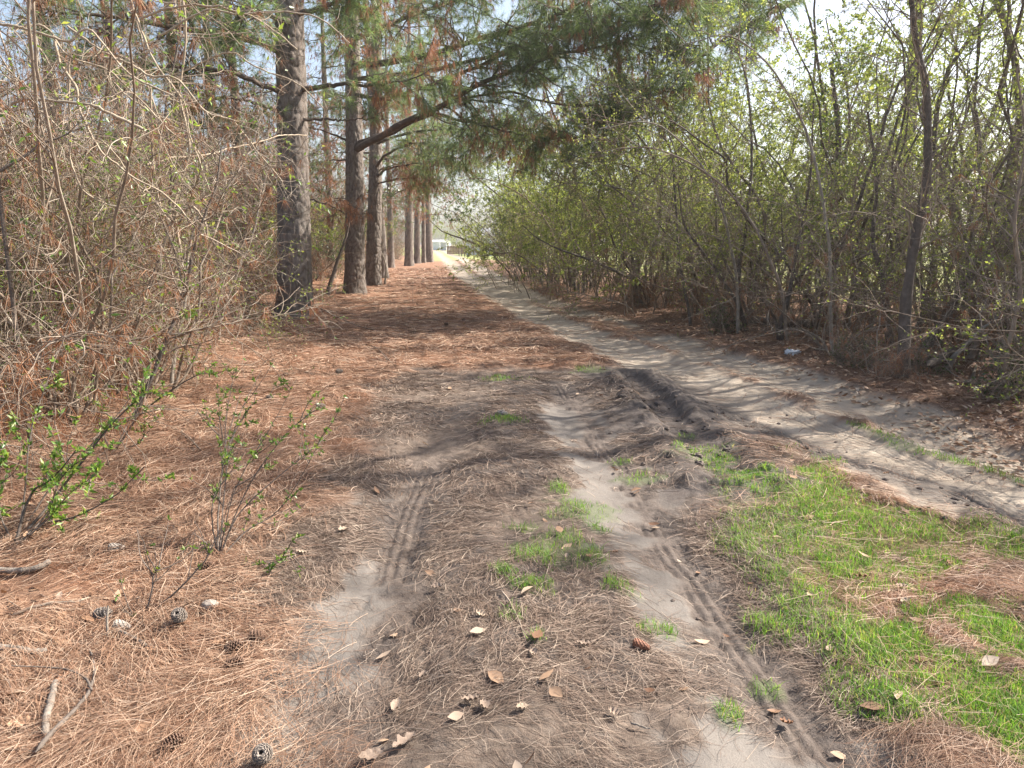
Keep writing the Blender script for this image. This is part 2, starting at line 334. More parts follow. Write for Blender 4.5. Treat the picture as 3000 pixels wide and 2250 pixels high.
def side_of(x, y, P):
    """signed sideways distance (x) from an edge that runs away from the camera; positive to its right"""
    P = np.array(P); return x - np.interp(y, P[:, 1], P[:, 0])
def zones(x, y):
    x = np.asarray(x, float); y = np.asarray(y, float)
    n1 = fbm(x * 1.7, y * 1.7, 4, 3) - 0.5; n2 = fbm(x * 7, y * 7, 3, 9) - 0.5; n3 = fbm(x * 0.5, y * 0.5, 3, 21) - 0.5
    dl, sl_, al = polydist(x, y, LR); dr, sr_, ar = polydist(x, y, RR)
    far = sstep(10, 40, y)
    wob = n1 * 0.55 + n2 * 0.25
    wl = 0.60 - 0.04 * far; wr = 0.50 - 0.0 * far
    sandl = sstep(0.12, -0.16, dl - wl + wob); sandr = sstep(0.12, -0.16, dr - wr + wob)
    # the right-hand wheel track is half covered by litter in the middle distance
    cover = sstep(10.5, 13, y) * sstep(22, 17, y) * 0.75 * sstep(-0.12, 0.12, n1)
    sand = np.maximum(sandl, sandr * (1 - cover))
    sd = polysd(x, y, MUDPOLY)
    mud = sstep(-0.25, 0.2, sd + n1 * 0.9 + n2 * 0.3)
    drb, srb, arb = polydist(x, y, RB)
    slick_c = drb * srb                     # signed offset from the tread line
    off = np.minimum(np.abs(slick_c + 0.21), np.abs(slick_c - 0.2) + 0.13)
    slick = sstep(0.05, -0.07, off - 0.10 + n1 * 0.55 + n2 * 0.35) * sstep(7.2, 6.6, y)
    dlb, slb, alb = polydist(x, y, LB)
    slick = np.maximum(slick, sstep(0.06, -0.07, np.abs(dlb * slb + 0.17) - 0.11 + n1 * 0.5 + n2 * 0.35) * sstep(4.5, 4.0, y))
    ddr, sdr, adr = polydist(x, y, DR)
    dt2, st2, at2 = polydist(x, y, TR2)
    wet = np.maximum(np.maximum(sstep(0.75, 0.2, ddr + n1 * 0.8 + n2 * 0.4), 0.75 * sstep(0.02, 0.14, n1 + 0.5 * n2) * sstep(0.1, 0.5, sd) * (1 - slick)), 0.8 * sstep(0.32, 0.1, dt2 + n1 * 0.3))
    wet = np.maximum(wet, 0.7 * sstep(0.25, 0.1, drb + n1 * 0.25) * (1 - slick))
    wet = np.maximum(wet, 0.55 * sstep(0.2, 0.05, dlb + n1 * 0.25) * sstep(6, 4.5, y) * (1 - slick))
    g = sstep(-0.12, 0.2, polysd(x, y, GRASSPOLY) + n1 * 0.75 + n2 * 0.2) * sstep(-0.17, 0.03, n1 + 0.5 * n2 + 0.075)
    for tx, ty, r in TUFTS:
        g = np.maximum(g, sstep(1.15, 0.35, np.hypot(x - tx, (y - ty)) / r + n2 * 2.2))
    dm, _, _ = polydist(x, y, MEDIAN)
    g = np.maximum(g, sstep(0.12, 0.02, dm + n1 * 0.2 + n2 * 0.15))
    er = side_of(x, y, EDGE_R)
    leaf = sstep(-0.95, -0.35, er + n1 * 1.2)
    field = np.maximum(sstep(-1.5, 1.5, side_of(x, y, EDGE_L) + 30 * sstep(80, 120, y)) * sstep(64, 73, y + n3 * 10), sstep(7.5, 11.5, er + n3 * 3) * 0.9)
    sand = np.where(field > 0.5, sand * 1.0, sand)
    return dict(sand=sand, mud=mud, slick=slick, wet=wet, grass=g, leaf=leaf, field=field, n1=n1, n2=n2, n3=n3, dl=dl, dr=dr, drb=drb, srb=srb, arb=arb,
                dlb=dlb, slb=slb, alb=alb, ddr=ddr, sdr=sdr, adr=adr, dt2=dt2, st2=st2, at2=at2, er=er)
def tread(d, s, a, half=0.078, pitch=0.052, depth=0.012):
    c = d * s; m = sstep(half + 0.03, half - 0.005, d)
    g = 0.5 + 0.5 * np.cos(2 * math.pi * c / pitch)
    lug = sstep(half - 0.025, half + 0.01, d) * sstep(half + 0.06, half + 0.03, d) * (0.5 + 0.5 * np.sin(2 * math.pi * a / 0.05))
    return -m * (0.012 + depth * sstep(0.6, 0.95, g)) - lug * 0.012
def height(x, y, z=None):
    x = np.asarray(x, float); y = np.asarray(y, float)
    if z is None: z = zones(x, y)
    nearf = sstep(40, 8, y)
    h = 0.05 * z['n3'] * 2 + 0.035 * z['n1'] * nearf + 0.016 * z['n2'] * (1 - 0.75 * z['slick']) * (1 - 0.5 * z['sand']) * nearf
    h = h + 0.02 * (fbm(x * 19, y * 19, 3, 40) - 0.5) * (1 - 0.8 * z['slick']) * (1 - 0.55 * z['sand']) * sstep(14, 6, y)
    h = h - 0.035 * sstep(0.5, 0.15, z['dl']) - 0.03 * sstep(0.45, 0.15, z['dr'])
    h = h - 0.04 * sstep(0.42, 0.1, z['drb']) * sstep(8.4, 7, y) - 0.035 * sstep(0.4, 0.1, z['dlb']) * sstep(7, 5, y)
    brk = sstep(-0.12, 0.06, z['n1'] + 0.6 * z['n2'] + 0.04)
    h = h + tread(z['drb'], z['srb'], z['arb']) * sstep(8.2, 7.4, y) * brk
    h = h + tread(z['dlb'], z['slb'], z['alb']) * sstep(5.2, 4.4, y) * sstep(2.3, 2.7, y) * brk
    h = h + tread(z['dt2'], z['st2'], z['at2'], 0.11, 0.052, 0.015) * brk
    d3, s3, a3 = polydist(x, y, TR3)
    h = h + tread(d3, s3, a3, 0.10, 0.05, 0.008) * brk
    core = sstep(0.2, 0.06, z['ddr']) * sstep(6.0, 6.5, y); rim = sstep(0.5, 0.26, z['ddr']) * (1 - sstep(0.24, 0.1, z['ddr']))
    h = h - 0.065 * core + rim * (0.035 + 0.15 * np.maximum(z['n2'], 0) + 0.05 * z['n1'])
    litter = (1 - z['mud']) * (1 - z['sand']) * (1 - z['grass'])
    h = h + litter * (0.03 + 0.05 * np.maximum(fbm(x * 3.1, y * 3.1, 3, 77) - 0.45, 0) * 2) * nearf
    el = -side_of(x, y, EDGE_L)
    h = h + 0.16 * sstep(-0.6, 2.2, el) + 0.10 * sstep(-0.3, 1.5, z['er']) * sstep(6, 2, z['er'])
    h = h - 0.35 * np.exp(-((x - 6.0) / 1.0) ** 2 - ((y - 8.1) / 0.5) ** 2)          # the hollow under the roots on the right
    return h + 0.012 * z['grass']
def gz(x, y): return float(height(np.array([x]), np.array([y]))[0])

xs = np.arange(-1.5, 3.35, 0.0115); g_ = []
xx, st = xs[-1], 0.0115
while xx < 1600: st *= 1.035; xx += st; g_.append(xx)
g2 = []; xx, st = xs[0], 0.0115
while xx > -1600: st *= 1.035; xx -= st; g2.append(xx)
xs = np.concatenate([np.array(g2[::-1]), xs, np.array(g_)])
ys = [-6.0]
while ys[-1] < 1700:
    yv = ys[-1]; ys.append(yv + (0.25 if yv < 1.3 else max(0.0125, 0.0042 * yv) if yv < 9 else 0.012 * yv))
ys = np.array(ys)
GX, GY = np.meshgrid(xs, ys)
gx, gy = GX.ravel(), GY.ravel()
Z = zones(gx, gy); gh = height(gx, gy, Z)
ny, nx = GX.shape
ii, jj = np.meshgrid(np.arange(ny - 1), np.arange(nx - 1), indexing='ij'); b_ = ii * nx + jj
gf = np.stack([b_, b_ + 1, b_ + nx + 1, b_ + nx], -1).reshape(-1, 4)

def ground_mat():
    m, nt, out = newmat('ground_soil_and_litter')
    tc = nt.nodes.new('ShaderNodeTexCoord'); P = tc.outputs['Object']
    a1 = nt.nodes.new('ShaderNodeAttribute'); a1.attribute_name = 'zone_a'; s1 = node(nt, 'ShaderNodeSeparateColor', Color=a1.outputs['Color'])
    a2 = nt.nodes.new('ShaderNodeAttribute'); a2.attribute_name = 'zone_b'; s2 = node(nt, 'ShaderNodeSeparateColor', Color=a2.outputs['Color'])
    sand, mud, slick = s1.outputs; wet, grass, leaf = s2.outputs
    a3 = nt.nodes.new('ShaderNodeAttribute'); a3.attribute_name = 'zone_c'; field = node(nt, 'ShaderNodeSeparateColor', Color=a3.outputs['Color']).outputs[0]
    nA = noise_tex(nt, P, 2.3, 5); nB = noise_tex(nt, P, 14, 6, 0.7); nC = noise_tex(nt, P, 60, 5, 0.7); nD = noise_tex(nt, P, 230, 3, 0.6)
    # criss-cross needle strokes
    def strokes(rot, sx, sy):
        mp = node(nt, 'ShaderNodeMapping', Vector=P, Rotation=(0, 0, rot), Scale=(sx, sy, 1)); return noise_tex(nt, mp.outputs[0], 1.0, 2, 0.5)
    st_ = mth(nt, 'MAXIMUM', strokes(0.3, 14, 190), mth(nt, 'MAXIMUM', strokes(1.35, 16, 200), strokes(2.5, 15, 180)))
    litter = ramp(nt, st_, [(0.48, (0.135, 0.062, 0.034)), (0.60, (0.27, 0.135, 0.074)), (0.74, (0.42, 0.25, 0.155))])
    litter = mixc(nt, ramp(nt, nB, [(0.35, (0, 0, 0)), (0.65, (0.8, 0.8, 0.8))]), litter, (0.235, 0.112, 0.062))
    litter = mixc(nt, ramp(nt, nA, [(0.42, (0, 0, 0)), (0.62, (0.55, 0.55, 0.55))]), litter, (0.27, 0.185, 0.13))
    soil = ramp(nt, nB, [(0.3, (0.09, 0.064, 0.048)), (0.55, (0.155, 0.118, 0.091)), (0.8, (0.235, 0.188, 0.15))])
    soil = mixc(nt, ramp(nt, nC, [(0.5, (0, 0, 0)), (0.72, (0.7, 0.7, 0.7))]), soil, (0.12, 0.085, 0.064))
    sandc = ramp(nt, nA, [(0.3, (0.30, 0.238, 0.178)), (0.6, (0.375, 0.31, 0.24)), (0.85, (0.44, 0.375, 0.30))])
    sandc = mixc(nt, ramp(nt, nB, [(0.55, (0, 0, 0)), (0.75, (0.55, 0.55, 0.55))]), sandc, (0.2, 0.152, 0.117))
    sandc = mixc(nt, ramp(nt, nC, [(0.62, (0, 0, 0)), (0.75, (0.6, 0.6, 0.6))]), sandc, (0.14, 0.10, 0.073))
    slickc = ramp(nt, nA, [(0.3, (0.12, 0.102, 0.086)), (0.7, (0.195, 0.17, 0.146))])
    slickc = mixc(nt, ramp(nt, nC, [(0.58, (0, 0, 0)), (0.66, (0.75, 0.75, 0.75))]), slickc, (0.13, 0.095, 0.075))
    wetc = ramp(nt, nB, [(0.3, (0.065, 0.05, 0.042)), (0.7, (0.14, 0.112, 0.094))])
    leafc = ramp(nt, nC, [(0.35, (0.10, 0.055, 0.035)), (0.5, (0.22, 0.12, 0.075)), (0.7, (0.36, 0.25, 0.17))])
    grassc = ramp(nt, nB, [(0.35, (0.06, 0.09, 0.025)), (0.6, (0.11, 0.15, 0.04)), (0.8, (0.17, 0.15, 0.08))])
    fieldc = ramp(nt, nA, [(0.3, (0.20, 0.24, 0.075)), (0.6, (0.32, 0.33, 0.12)), (0.8, (0.40, 0.36, 0.19))])
    c = mixc(nt, leaf, litter, leafc)
    c = mixc(nt, mud, c, soil); c = mixc(nt, field, c, fieldc); c = mixc(nt, sand, c, sandc); c = mixc(nt, slick, c, slickc)
    c = mixc(nt, wet, c, wetc); c = mixc(nt, mth(nt, 'MULTIPLY', grass, 0.45), c, grassc)
    c = mixc(nt, 0.35, c, mixc(nt, 1.0, c, ramp(nt, nD, [(0.3, (0.55, 0.55, 0.55)), (0.7, (1.35, 1.35, 1.35))]), 'MULTIPLY'))
    ro = mth(nt, 'SUBTRACT', mth(nt, 'SUBTRACT', 0.92, mth(nt, 'MULTIPLY', slick, 0.25)), mth(nt, 'MULTIPLY', wet, 0.2))
    p = node(nt, 'ShaderNodeBsdfPrincipled', Roughness=ro); nt.links.new(c, p.inputs['Base Color']); p.inputs['Specular IOR Level'].default_value = 0.3
    hgt = mth(nt, 'ADD', mth(nt, 'MULTIPLY', nC, 0.5), mth(nt, 'ADD', mth(nt, 'MULTIPLY', nD, 0.25), mth(nt, 'MULTIPLY', st_, mth(nt, 'MULTIPLY', mth(nt, 'SUBTRACT', 1.0, mud), mth(nt, 'SUBTRACT', 1.0, sand)))))
    bs = mth(nt, 'SUBTRACT', 0.85, mth(nt, 'MULTIPLY', slick, 0.35))
    b = node(nt, 'ShaderNodeBump', Strength=bs, Distance=0.02, Height=hgt); nt.links.new(b.outputs[0], p.inputs['Normal'])
    nt.links.new(p.outputs[0], out.inputs[0]); return m
gme = build_mesh('ground', [(np.stack([gx, gy, gh], 1), gf, 0)], ground_mat())
for an, ks in (('zone_a', ('sand', 'mud', 'slick')), ('zone_b', ('wet', 'grass', 'leaf')), ('zone_c', ('field', 'field', 'field'))):
    at_ = gme.attributes.new(an, 'FLOAT_COLOR', 'POINT')
    at_.data.foreach_set('color', np.stack([Z[ks[0]], Z[ks[1]], Z[ks[2]], np.ones_like(gx)], 1).astype(np.float32).ravel())
tag(obj('ground', gme), kind='structure')

# ------------------------------------------------------------------ litter, leaves and grass lying on the ground (uncountable)
def scatter(n, x0, x1, y0, y1, power=1.6):
    """points thinning with distance from the camera"""
    u = rng.uniform(0, 1, n); a = 1 - power
    y = (y0 ** a + u * (y1 ** a - y0 ** a)) ** (1 / a)
    k = 0.82 * y + 1.7; xl = np.maximum(x0, -k); xr = np.minimum(x1, k)
    return xl + rng.uniform(0, 1, n) * (xr - xl), y
def needle_bed(n, keep, name, label_mat, y0, y1, lmin, lmax, wmin, lift, clump_seed, x0=-7, x1=6, power=1.3):
    x, y = scatter(n, x0, x1, y0, y1, power)
    z = zones(x, y); m = rng.uniform(0, 1, n) < keep(z, x, y); x, y = x[m], y[m]; N = len(x)
    th = (fbm(x * 1.3, y * 1.3, 2, clump_seed) * 7 + rng.normal(size=N) * 0.75)
    L = rng.uniform(lmin, lmax, N); M = 4; t = np.linspace(-0.5, 0.5, M)
    bend = rng.normal(size=N) * 0.35
    px = x[:, None] + np.cos(th[:, None] + bend[:, None] * t) * (t * L[:, None]); py = y[:, None] + np.sin(th[:, None] + bend[:, None] * t) * (t * L[:, None])
    hz = height(px.ravel(), py.ravel()).reshape(N, M)
    tilt = np.abs(rng.normal(size=N)) * 0.10
    hz = hz + 0.002 + lift * rng.uniform(0, 1, N)[:, None] ** 2 + (t + 0.5)[None] * (L * tilt)[:, None] * 0.6
    P = np.stack([px, py, hz], -1); S = nrm(np.stack([-np.sin(th), np.cos(th), rng.normal(size=N) * 0.5], 1))
    v, f = ribbons(P, S, np.maximum(wmin, 0.00062 * y))
    me = build_mesh(name, [(v, f, 0)], label_mat, smooth=False)
    return tag(obj(name, me), kind='stuff')
needle_bed(300000, lambda z, x, y: (1 - z['mud']) * (1 - 0.93 * z['sand']) * (1 - 0.85 * z['grass']) * (1 - 0.85 * z['leaf']) * np.clip(0.75 + 1.6 * z['n1'], 0.15, 1), 'needle_litter', M_LITTER, 1.6, 13, 0.10, 0.20, 0.0011, 0.035, 50)
needle_bed(230000, lambda z, x, y: z['mud'] * (1 - 0.9 * z['slick']) * (1 - 0.85 * z['sand']) * (1 - 0.8 * z['wet']) * (1 - 0.4 * z['grass']) * (1 - 0.85 * sstep(0.2, 0.09, z['drb'] + 0.2 * z['n2'])) * (1 - 0.75 * sstep(0.18, 0.08, z['dlb'] + 0.2 * z['n2']) * sstep(2.4, 2.8, y)) * np.clip(0.6 + 3.2 * z['n1'], 0.08, 1), 'muddy_needle_litter', M_DIRTYLITTER, 1.5, 8.5, 0.06, 0.15, 0.0011, 0.012, 61, -2, 4)

needle_bed(70000, lambda z, x, y: (1 - 0.9 * z['mud']) * (1 - 0.95 * z['sand']) * (1 - z['field']) * (1 - 0.85 * z['leaf']) * np.clip(0.6 + 2.2 * z['n1'], 0.1, 1), 'far_needle_litter', M_LITTER, 10, 45, 0.16, 0.34, 0.004, 0.05, 70, -16, 6, 1.6)

def grass_bed(n, y0, y1, keep, name, hmin, hmax, x0, x1):
    x, y = scatter(n, x0, x1, y0, y1, 1.5); z = zones(x, y); m = rng.uniform(0, 1, n) < keep(z); x, y = x[m], y[m]; N = len(x)
    hg = rng.uniform(hmin, hmax, N) * (0.6 + 0.9 * vnoise(x * 4, y * 4, 5)); a = rng.uniform(0, 2 * math.pi, N); lean = rng.uniform(0.15, 0.95, N)
    M = 4; t = np.linspace(0, 1, M)[None, :]
    dx = np.cos(a)[:, None] * lean[:, None] * hg[:, None] * t ** 1.7; dy = np.sin(a)[:, None] * lean[:, None] * hg[:, None] * t ** 1.7
    dz = hg[:, None] * (t - 0.35 * lean[:, None] * t ** 2)
    P = np.stack([x[:, None] + dx, y[:, None] + dy, height(x, y)[:, None] - 0.003 + dz], -1)
    S = np.stack([-np.sin(a + rng.normal(size=N) * .6), np.cos(a + rng.normal(size=N) * .6), np.zeros(N)], 1)
    W = np.maximum(0.0024, 0.0007 * y) * rng.uniform(0.8, 1.4, N)
    prof = np.array([1.0, 0.9, 0.6, 0.1]); o = S[:, None, :] * (W[:, None] * prof)[:, :, None] * 0.5
    V = np.stack([P - o, P + o], 2).reshape(-1, 3); nn, i = np.meshgrid(np.arange(N), np.arange(M - 1), indexing='ij'); b = nn * M * 2 + i * 2
    me = build_mesh(name, [(V, np.stack([b, b + 1, b + 3, b + 2], -1).reshape(-1, 4), 0)], M_GRASS)
    return tag(obj(name, me), kind='stuff')
grass_bed(480000, 1.6, 9.5, lambda z: np.clip(z['grass'] * 1.0 - 0.08, 0, 1) * np.clip(0.66 + 2.9 * (z['n2'] + 0.6 * z['n1']), 0.08, 1), 'grass', 0.02, 0.056, -1.5, 6)

def leaf_bed(n, keep, name, y0, y1, lmin, lmax, x0=-7, x1=9, power=1.3, lift=0.02):
    x, y = scatter(n, x0, x1, y0, y1, power); z = zones(x, y); m = rng.uniform(0, 1, n) < keep(z, x, y); x, y = x[m], y[m]; N = len(x)
    a = rng.uniform(0, 6.283, N); D = nrm(np.stack([np.cos(a), np.sin(a), rng.normal(size=N) * 0.28], 1))
    C = np.stack([x, y, height(x, y) + 0.006 + lift * rng.uniform(0, 1, N)], 1)
    S = nrm(np.cross(D, np.array((0, 0, 1.0))) + rng.normal(size=(N, 3)) * np.array((0, 0, 0.4))); L = rng.uniform(lmin, lmax, N); W = L * rng.uniform(0.35, 0.65, N)
    Nn = np.cross(S, D); M = 5; ts = np.linspace(0, 1, M); prof = np.array([0.06, 0.75, 1.0, 0.62, 0.04]); curl = rng.uniform(-0.25, 0.5, N); cup = rng.uniform(-0.1, 0.45, N)
    rows = []
    for k in range(M):
        c = C + D * (L * ts[k])[:, None] + Nn * (L * curl * (ts[k] - 0.4) ** 2)[:, None]
        e = S * (W * prof[k] * 0.5)[:, None]; u = Nn * (W * cup * prof[k] * 0.5)[:, None]
        rows.append(np.stack([c - e + u, c, c + e + u], 1))
    V = np.stack(rows, 1).reshape(-1, 3); o = (np.arange(N) * M * 3)[:, None]; q = []
    for k in range(M - 1):
        for j in range(2): q.append([k * 3 + j, k * 3 + j + 1, (k + 1) * 3 + j + 1, (k + 1) * 3 + j])
    me = build_mesh(name, [(V, (o[:, None, :] + np.array(q)[None]).reshape(-1, 4), 0)], M_DEADLEAF)
    return tag(obj(name, me), kind='stuff')
leaf_bed(70000, lambda z, x, y: np.clip(z['leaf'] * 0.95 + 0.006 * (1 - z['sand']) + 0.05 * (side_of(x, y, EDGE_L) < 0.3) + 0.10 * (x < -1.7) * (y < 3), 0, 1) * (1 - z['slick']), 'leaf_litter', 1.7, 17, 0.028, 0.082)

# ------------------------------------------------------------------ pines
def trunk_mesh(name, path, rad, sides, step, depth, plate=9.0, flare=0.35):
    """bark-plated trunk along a path of points (local coordinates)"""
    P = smooth_line(path, max(6, int(np.linalg.norm(np.diff(np.array(path), axis=0), axis=1).sum() / step)))
    M = len(P); T = nrm(np.gradient(P, axis=0)); U = nrm(np.cross(T, np.array((0.1, 1.0, 0)))); W = np.cross(T, U)
    s = np.concatenate([[0], np.cumsum(np.linalg.norm(np.diff(P, axis=0), axis=1))])
    rr = np.interp(s, *rad); a = np.arange(sides) / sides * 2 * math.pi
    V = np.zeros((M, sides, 3)); fur = np.zeros((M, sides)); off = random.uniform(0, 50)
    for i in range(M):
        fl = 1 + flare * math.exp(-s[i] / 0.28)
        for j in range(sides):
            d = math.cos(a[j]) * U[i] + math.sin(a[j]) * W[i]; r = rr[i]
            q = Vector((d[0] * r * plate + off, d[1] * r * plate, s[i] * plate * 0.42))
            ds, _ = mnoise.voronoi(q + mnoise.noise_vector(q * 0.6) * 0.55)
            e = min(1.0, (ds[1] - ds[0]) / 0.22); g = mnoise.noise(q * 2.3)
            fur[i, j] = (1 - e) ** 2 * 0.6
            root = 1 + (0.12 * math.exp(-s[i] / 0.35)) * math.sin(a[j] * 5 + off)
            V[i, j] = P[i] + d * (r * fl * root + depth * (e - 0.7) + depth * 0.45 * g)
    i, j = np.meshgrid(np.arange(M - 1), np.arange(sides), indexing='ij'); j2 = (j + 1) % sides
    F = np.stack([i * sides + j, i * sides + j2, (i + 1) * sides + j2, (i + 1) * sides + j], -1).reshape(-1, 4)
    me = build_mesh(name, [(V.reshape(-1, 3), F, 0)], M_BARK)
    at_ = me.attributes.new('furrow', 'FLOAT', 'POINT'); at_.data.foreach_set('value', fur.ravel().astype(np.float32))
    return me
def needle_branch(ctrl, r0, nsub, sublen, dead=0.15, n_tuft=34, nl=0.18, nw=0.006, bare_to=0.25, M=28, droop=-0.04, dens=1.0, twn=8):
    """one limb with side branches, twigs and needle tufts; returns wood, green, dead chunks"""
    P = smooth_line(ctrl, M); P = P + rng.normal(size=P.shape) * 0.012
    rad = taper(1, M, r0, 0.12, 0.8)
    wood = [tubes(P[None], rad, 8)]
    B, D, t, _ = sprout(P[None], nsub, bare_to, 0.99, 55, 14, 0.55)
    L = sublen * (1.05 - 0.6 * t) * rng.uniform(0.55, 1.2, nsub)
    S = grow(B, D, L, 9, 0.16, droop + 0.02); Rs = taper(nsub, 9, r0 * 0.30 * (1.1 - 0.6 * t), 0.2)
    wood.append(tubes(S, Rs, 5))
    isdead = rng.uniform(0, 1, nsub) < dead
    B2, D2, t2, i2 = sprout(S, twn, 0.2, 1.0, 48, 15, 0.4)
    T = grow(B2, D2, rng.uniform(0.22, 0.6, len(B2)), 5, 0.14, droop); wood.append(tubes(T, taper(len(T), 5, 0.0065, 0.5), 3))
    dd = isdead[i2]
    C = []; Dn = []; fl = []
    for k in np.linspace(0.35, 1.0, max(1, int(3 * dens))):
        f = k * 4; i = min(int(f), 3); C.append(T[:, i] + (T[:, i + 1] - T[:, i]) * (f - i)); Dn.append(nrm(T[:, i + 1] - T[:, i])); fl.append(dd)
    C.append(S[:, -1]); Dn.append(nrm(S[:, -1] - S[:, -2])); fl.append(isdead)
    C = np.concatenate(C); Dn = np.concatenate(Dn); fl = np.concatenate(fl)
    fl = fl | (rng.uniform(0, 1, len(fl)) < dead * 0.35)
    green = tufts(C[~fl], Dn[~fl], n_tuft, nl, nw, 0.55, 0.1)
    deadn = tufts(C[fl], nrm(Dn[fl] * 0.3 + np.array((0, 0, -1.0))), n_tuft, nl, nw, 0.33, 0.5) if fl.any() else (np.zeros((0, 3)), np.zeros((0, 3), int))
    return wood, green, deadn
def pine_detailed(label, base_px, height_, r0, lean, limbs, auto, side_seed, group=None, sides=72, xy=None):
    b = gp(*base_px) if xy is None else xy; z0 = gz(*b) - 0.06; base = np.array((b[0], b[1], z0))
    root = thing('pine_tree', base, label, 'tree', group)
    top = np.array((lean[0], lean[1], height_))
    path = [(0, 0, -0.1), tuple(top * 0.25 + np.array((0.03, 0.02, 0))), tuple(top * 0.5), tuple(top)]
    obj('trunk', trunk_mesh('pine_trunk', path, ([0, 2, 6, 10, height_], [r0, r0 * 0.88, r0 * 0.72, r0 * 0.55, 0.04]), sides, 0.035, 0.022), root)
    G = []; Dd = []; twigs = []
    for spec in limbs:
        Y0, Y1 = spec['Y']; c = trace(spec['px'], Y0, Y1) - base
        zc = c[0][2]; c[0] = np.array((lean[0] * zc / height_, lean[1] * zc / height_, zc))      # roots in the trunk
        wd, g, d = needle_branch(c, spec['r'], int(spec.get('n', 20) * 1.3), spec.get('len', 1.6), spec.get('dead', .15), 23, spec.get('nl', .23), spec.get('w', .0058), spec.get('bare', .25), dens=spec.get('dens', 1.0), droop=spec.get('droop', -.04), twn=spec.get('twn', 7))
        obj('limb', build_mesh('pine_limb', [(*x, 0) for x in wd], M_LIMB), root); G.append(g); Dd.append(d)
    for (z, az, L, up, dead) in auto:
        p0 = np.array((lean[0] * z / height_, lean[1] * z / height_, z)); d = np.array((math.cos(R(az)), math.sin(R(az)), 0))
        c = [p0, p0 + d * L * 0.35 + np.array((0, 0, up * L * 0.35)), p0 + d * L * 0.7 + np.array((0, 0, up * L * 0.6)), p0 + d * L + np.array((0, 0, up * L * 0.8))]
        wd, g, d_ = needle_branch(np.array(c), 0.02 + 0.011 * L, int(5 + 3.2 * L), 0.5 * L, dead, 18, 0.18, 0.007, 0.3, M=14, twn=5)
        twigs += [(*x, 0) for x in wd]; G.append(g); Dd.append(d_)
    if twigs: obj('branches', build_mesh('pine_branches', twigs, M_LIMB), root)
    obj('crown', build_mesh('pine_crown', [(*joinVF(G), 0)], M_NEEDLE), root)
    dv = joinVF(Dd)
    if len(dv[0]): obj('dead_needles', build_mesh('pine_dead_needles', [(*dv, 0)], M_DEADNEEDLE), root)
    return root
def auto_limbs(n, z0, z1, L, seed, dead=0.12, az0=0, az1=360):
    r_ = random.Random(seed); return [(z0 + (z1 - z0) * (k + r_.random()) / n, r_.uniform(az0, az1), L * r_.uniform(0.6, 1.1) * (1.15 - 0.55 * k / n), r_.uniform(-0.05, 0.4), dead) for k in range(n)]

Y1, Y2, Y3 = 14.48, 22.32, 26.74
pine_detailed('thickest grey barked pine, standing nearest beside the needle covered track', (865, 940), 17, 0.36, (0.55, 0.2), [
    dict(px=[(855, 165), (760, 125), (678, 104), (542, 86), (407, 63), (271, 45), (172, 36), (90, 14)], Y=(Y1, 11.5), r=.075, n=26, len=1.3, dead=.2, bare=.2, dens=.7),
    dict(px=[(860, 66), (836, 59), (768, 41), (678, 32), (588, 14), (500, -20)], Y=(Y1, 13), r=.07, n=18, len=1.3, dead=.15),
    dict(px=[(850, 335), (791, 316), (723, 294), (633, 289), (560, 300)], Y=(Y1, 13.2), r=.055, n=14, len=1.0, dead=.35, dens=.5),
    dict(px=[(855, 275), (760, 245), (678, 212), (560, 200), (452, 194), (330, 180), (226, 172)], Y=(Y1, 12), r=.06, n=22, len=1.2, dead=.4, dens=.6),
    dict(px=[(920, 262), (960, 252), (1000, 247), (1070, 250), (1136, 244), (1203, 231), (1262, 203)], Y=(Y1, 13.2), r=.055, n=15, len=1.0, dead=.3, bare=.4),
    dict(px=[(915, 350), (960, 350), (1000, 352), (1050, 350), (1100, 347)], Y=(Y1, 13.8), r=.035, n=3, len=.3, dead=1.0, bare=.5, dens=.34),
    dict(px=[(905, 40), (950, 20), (985, 0), (1040, -30)], Y=(Y1, 13.5), r=.06, n=14, len=1.2, dead=.2),
    dict(px=[(905, 570), (960, 600), (1010, 625), (1060, 632)], Y=(Y1, 15.5), r=.03, n=6, len=.5, dead=.8, dens=.34)],
    auto_limbs(12, 5.8, 15, 3.6, 3, .12), 1)
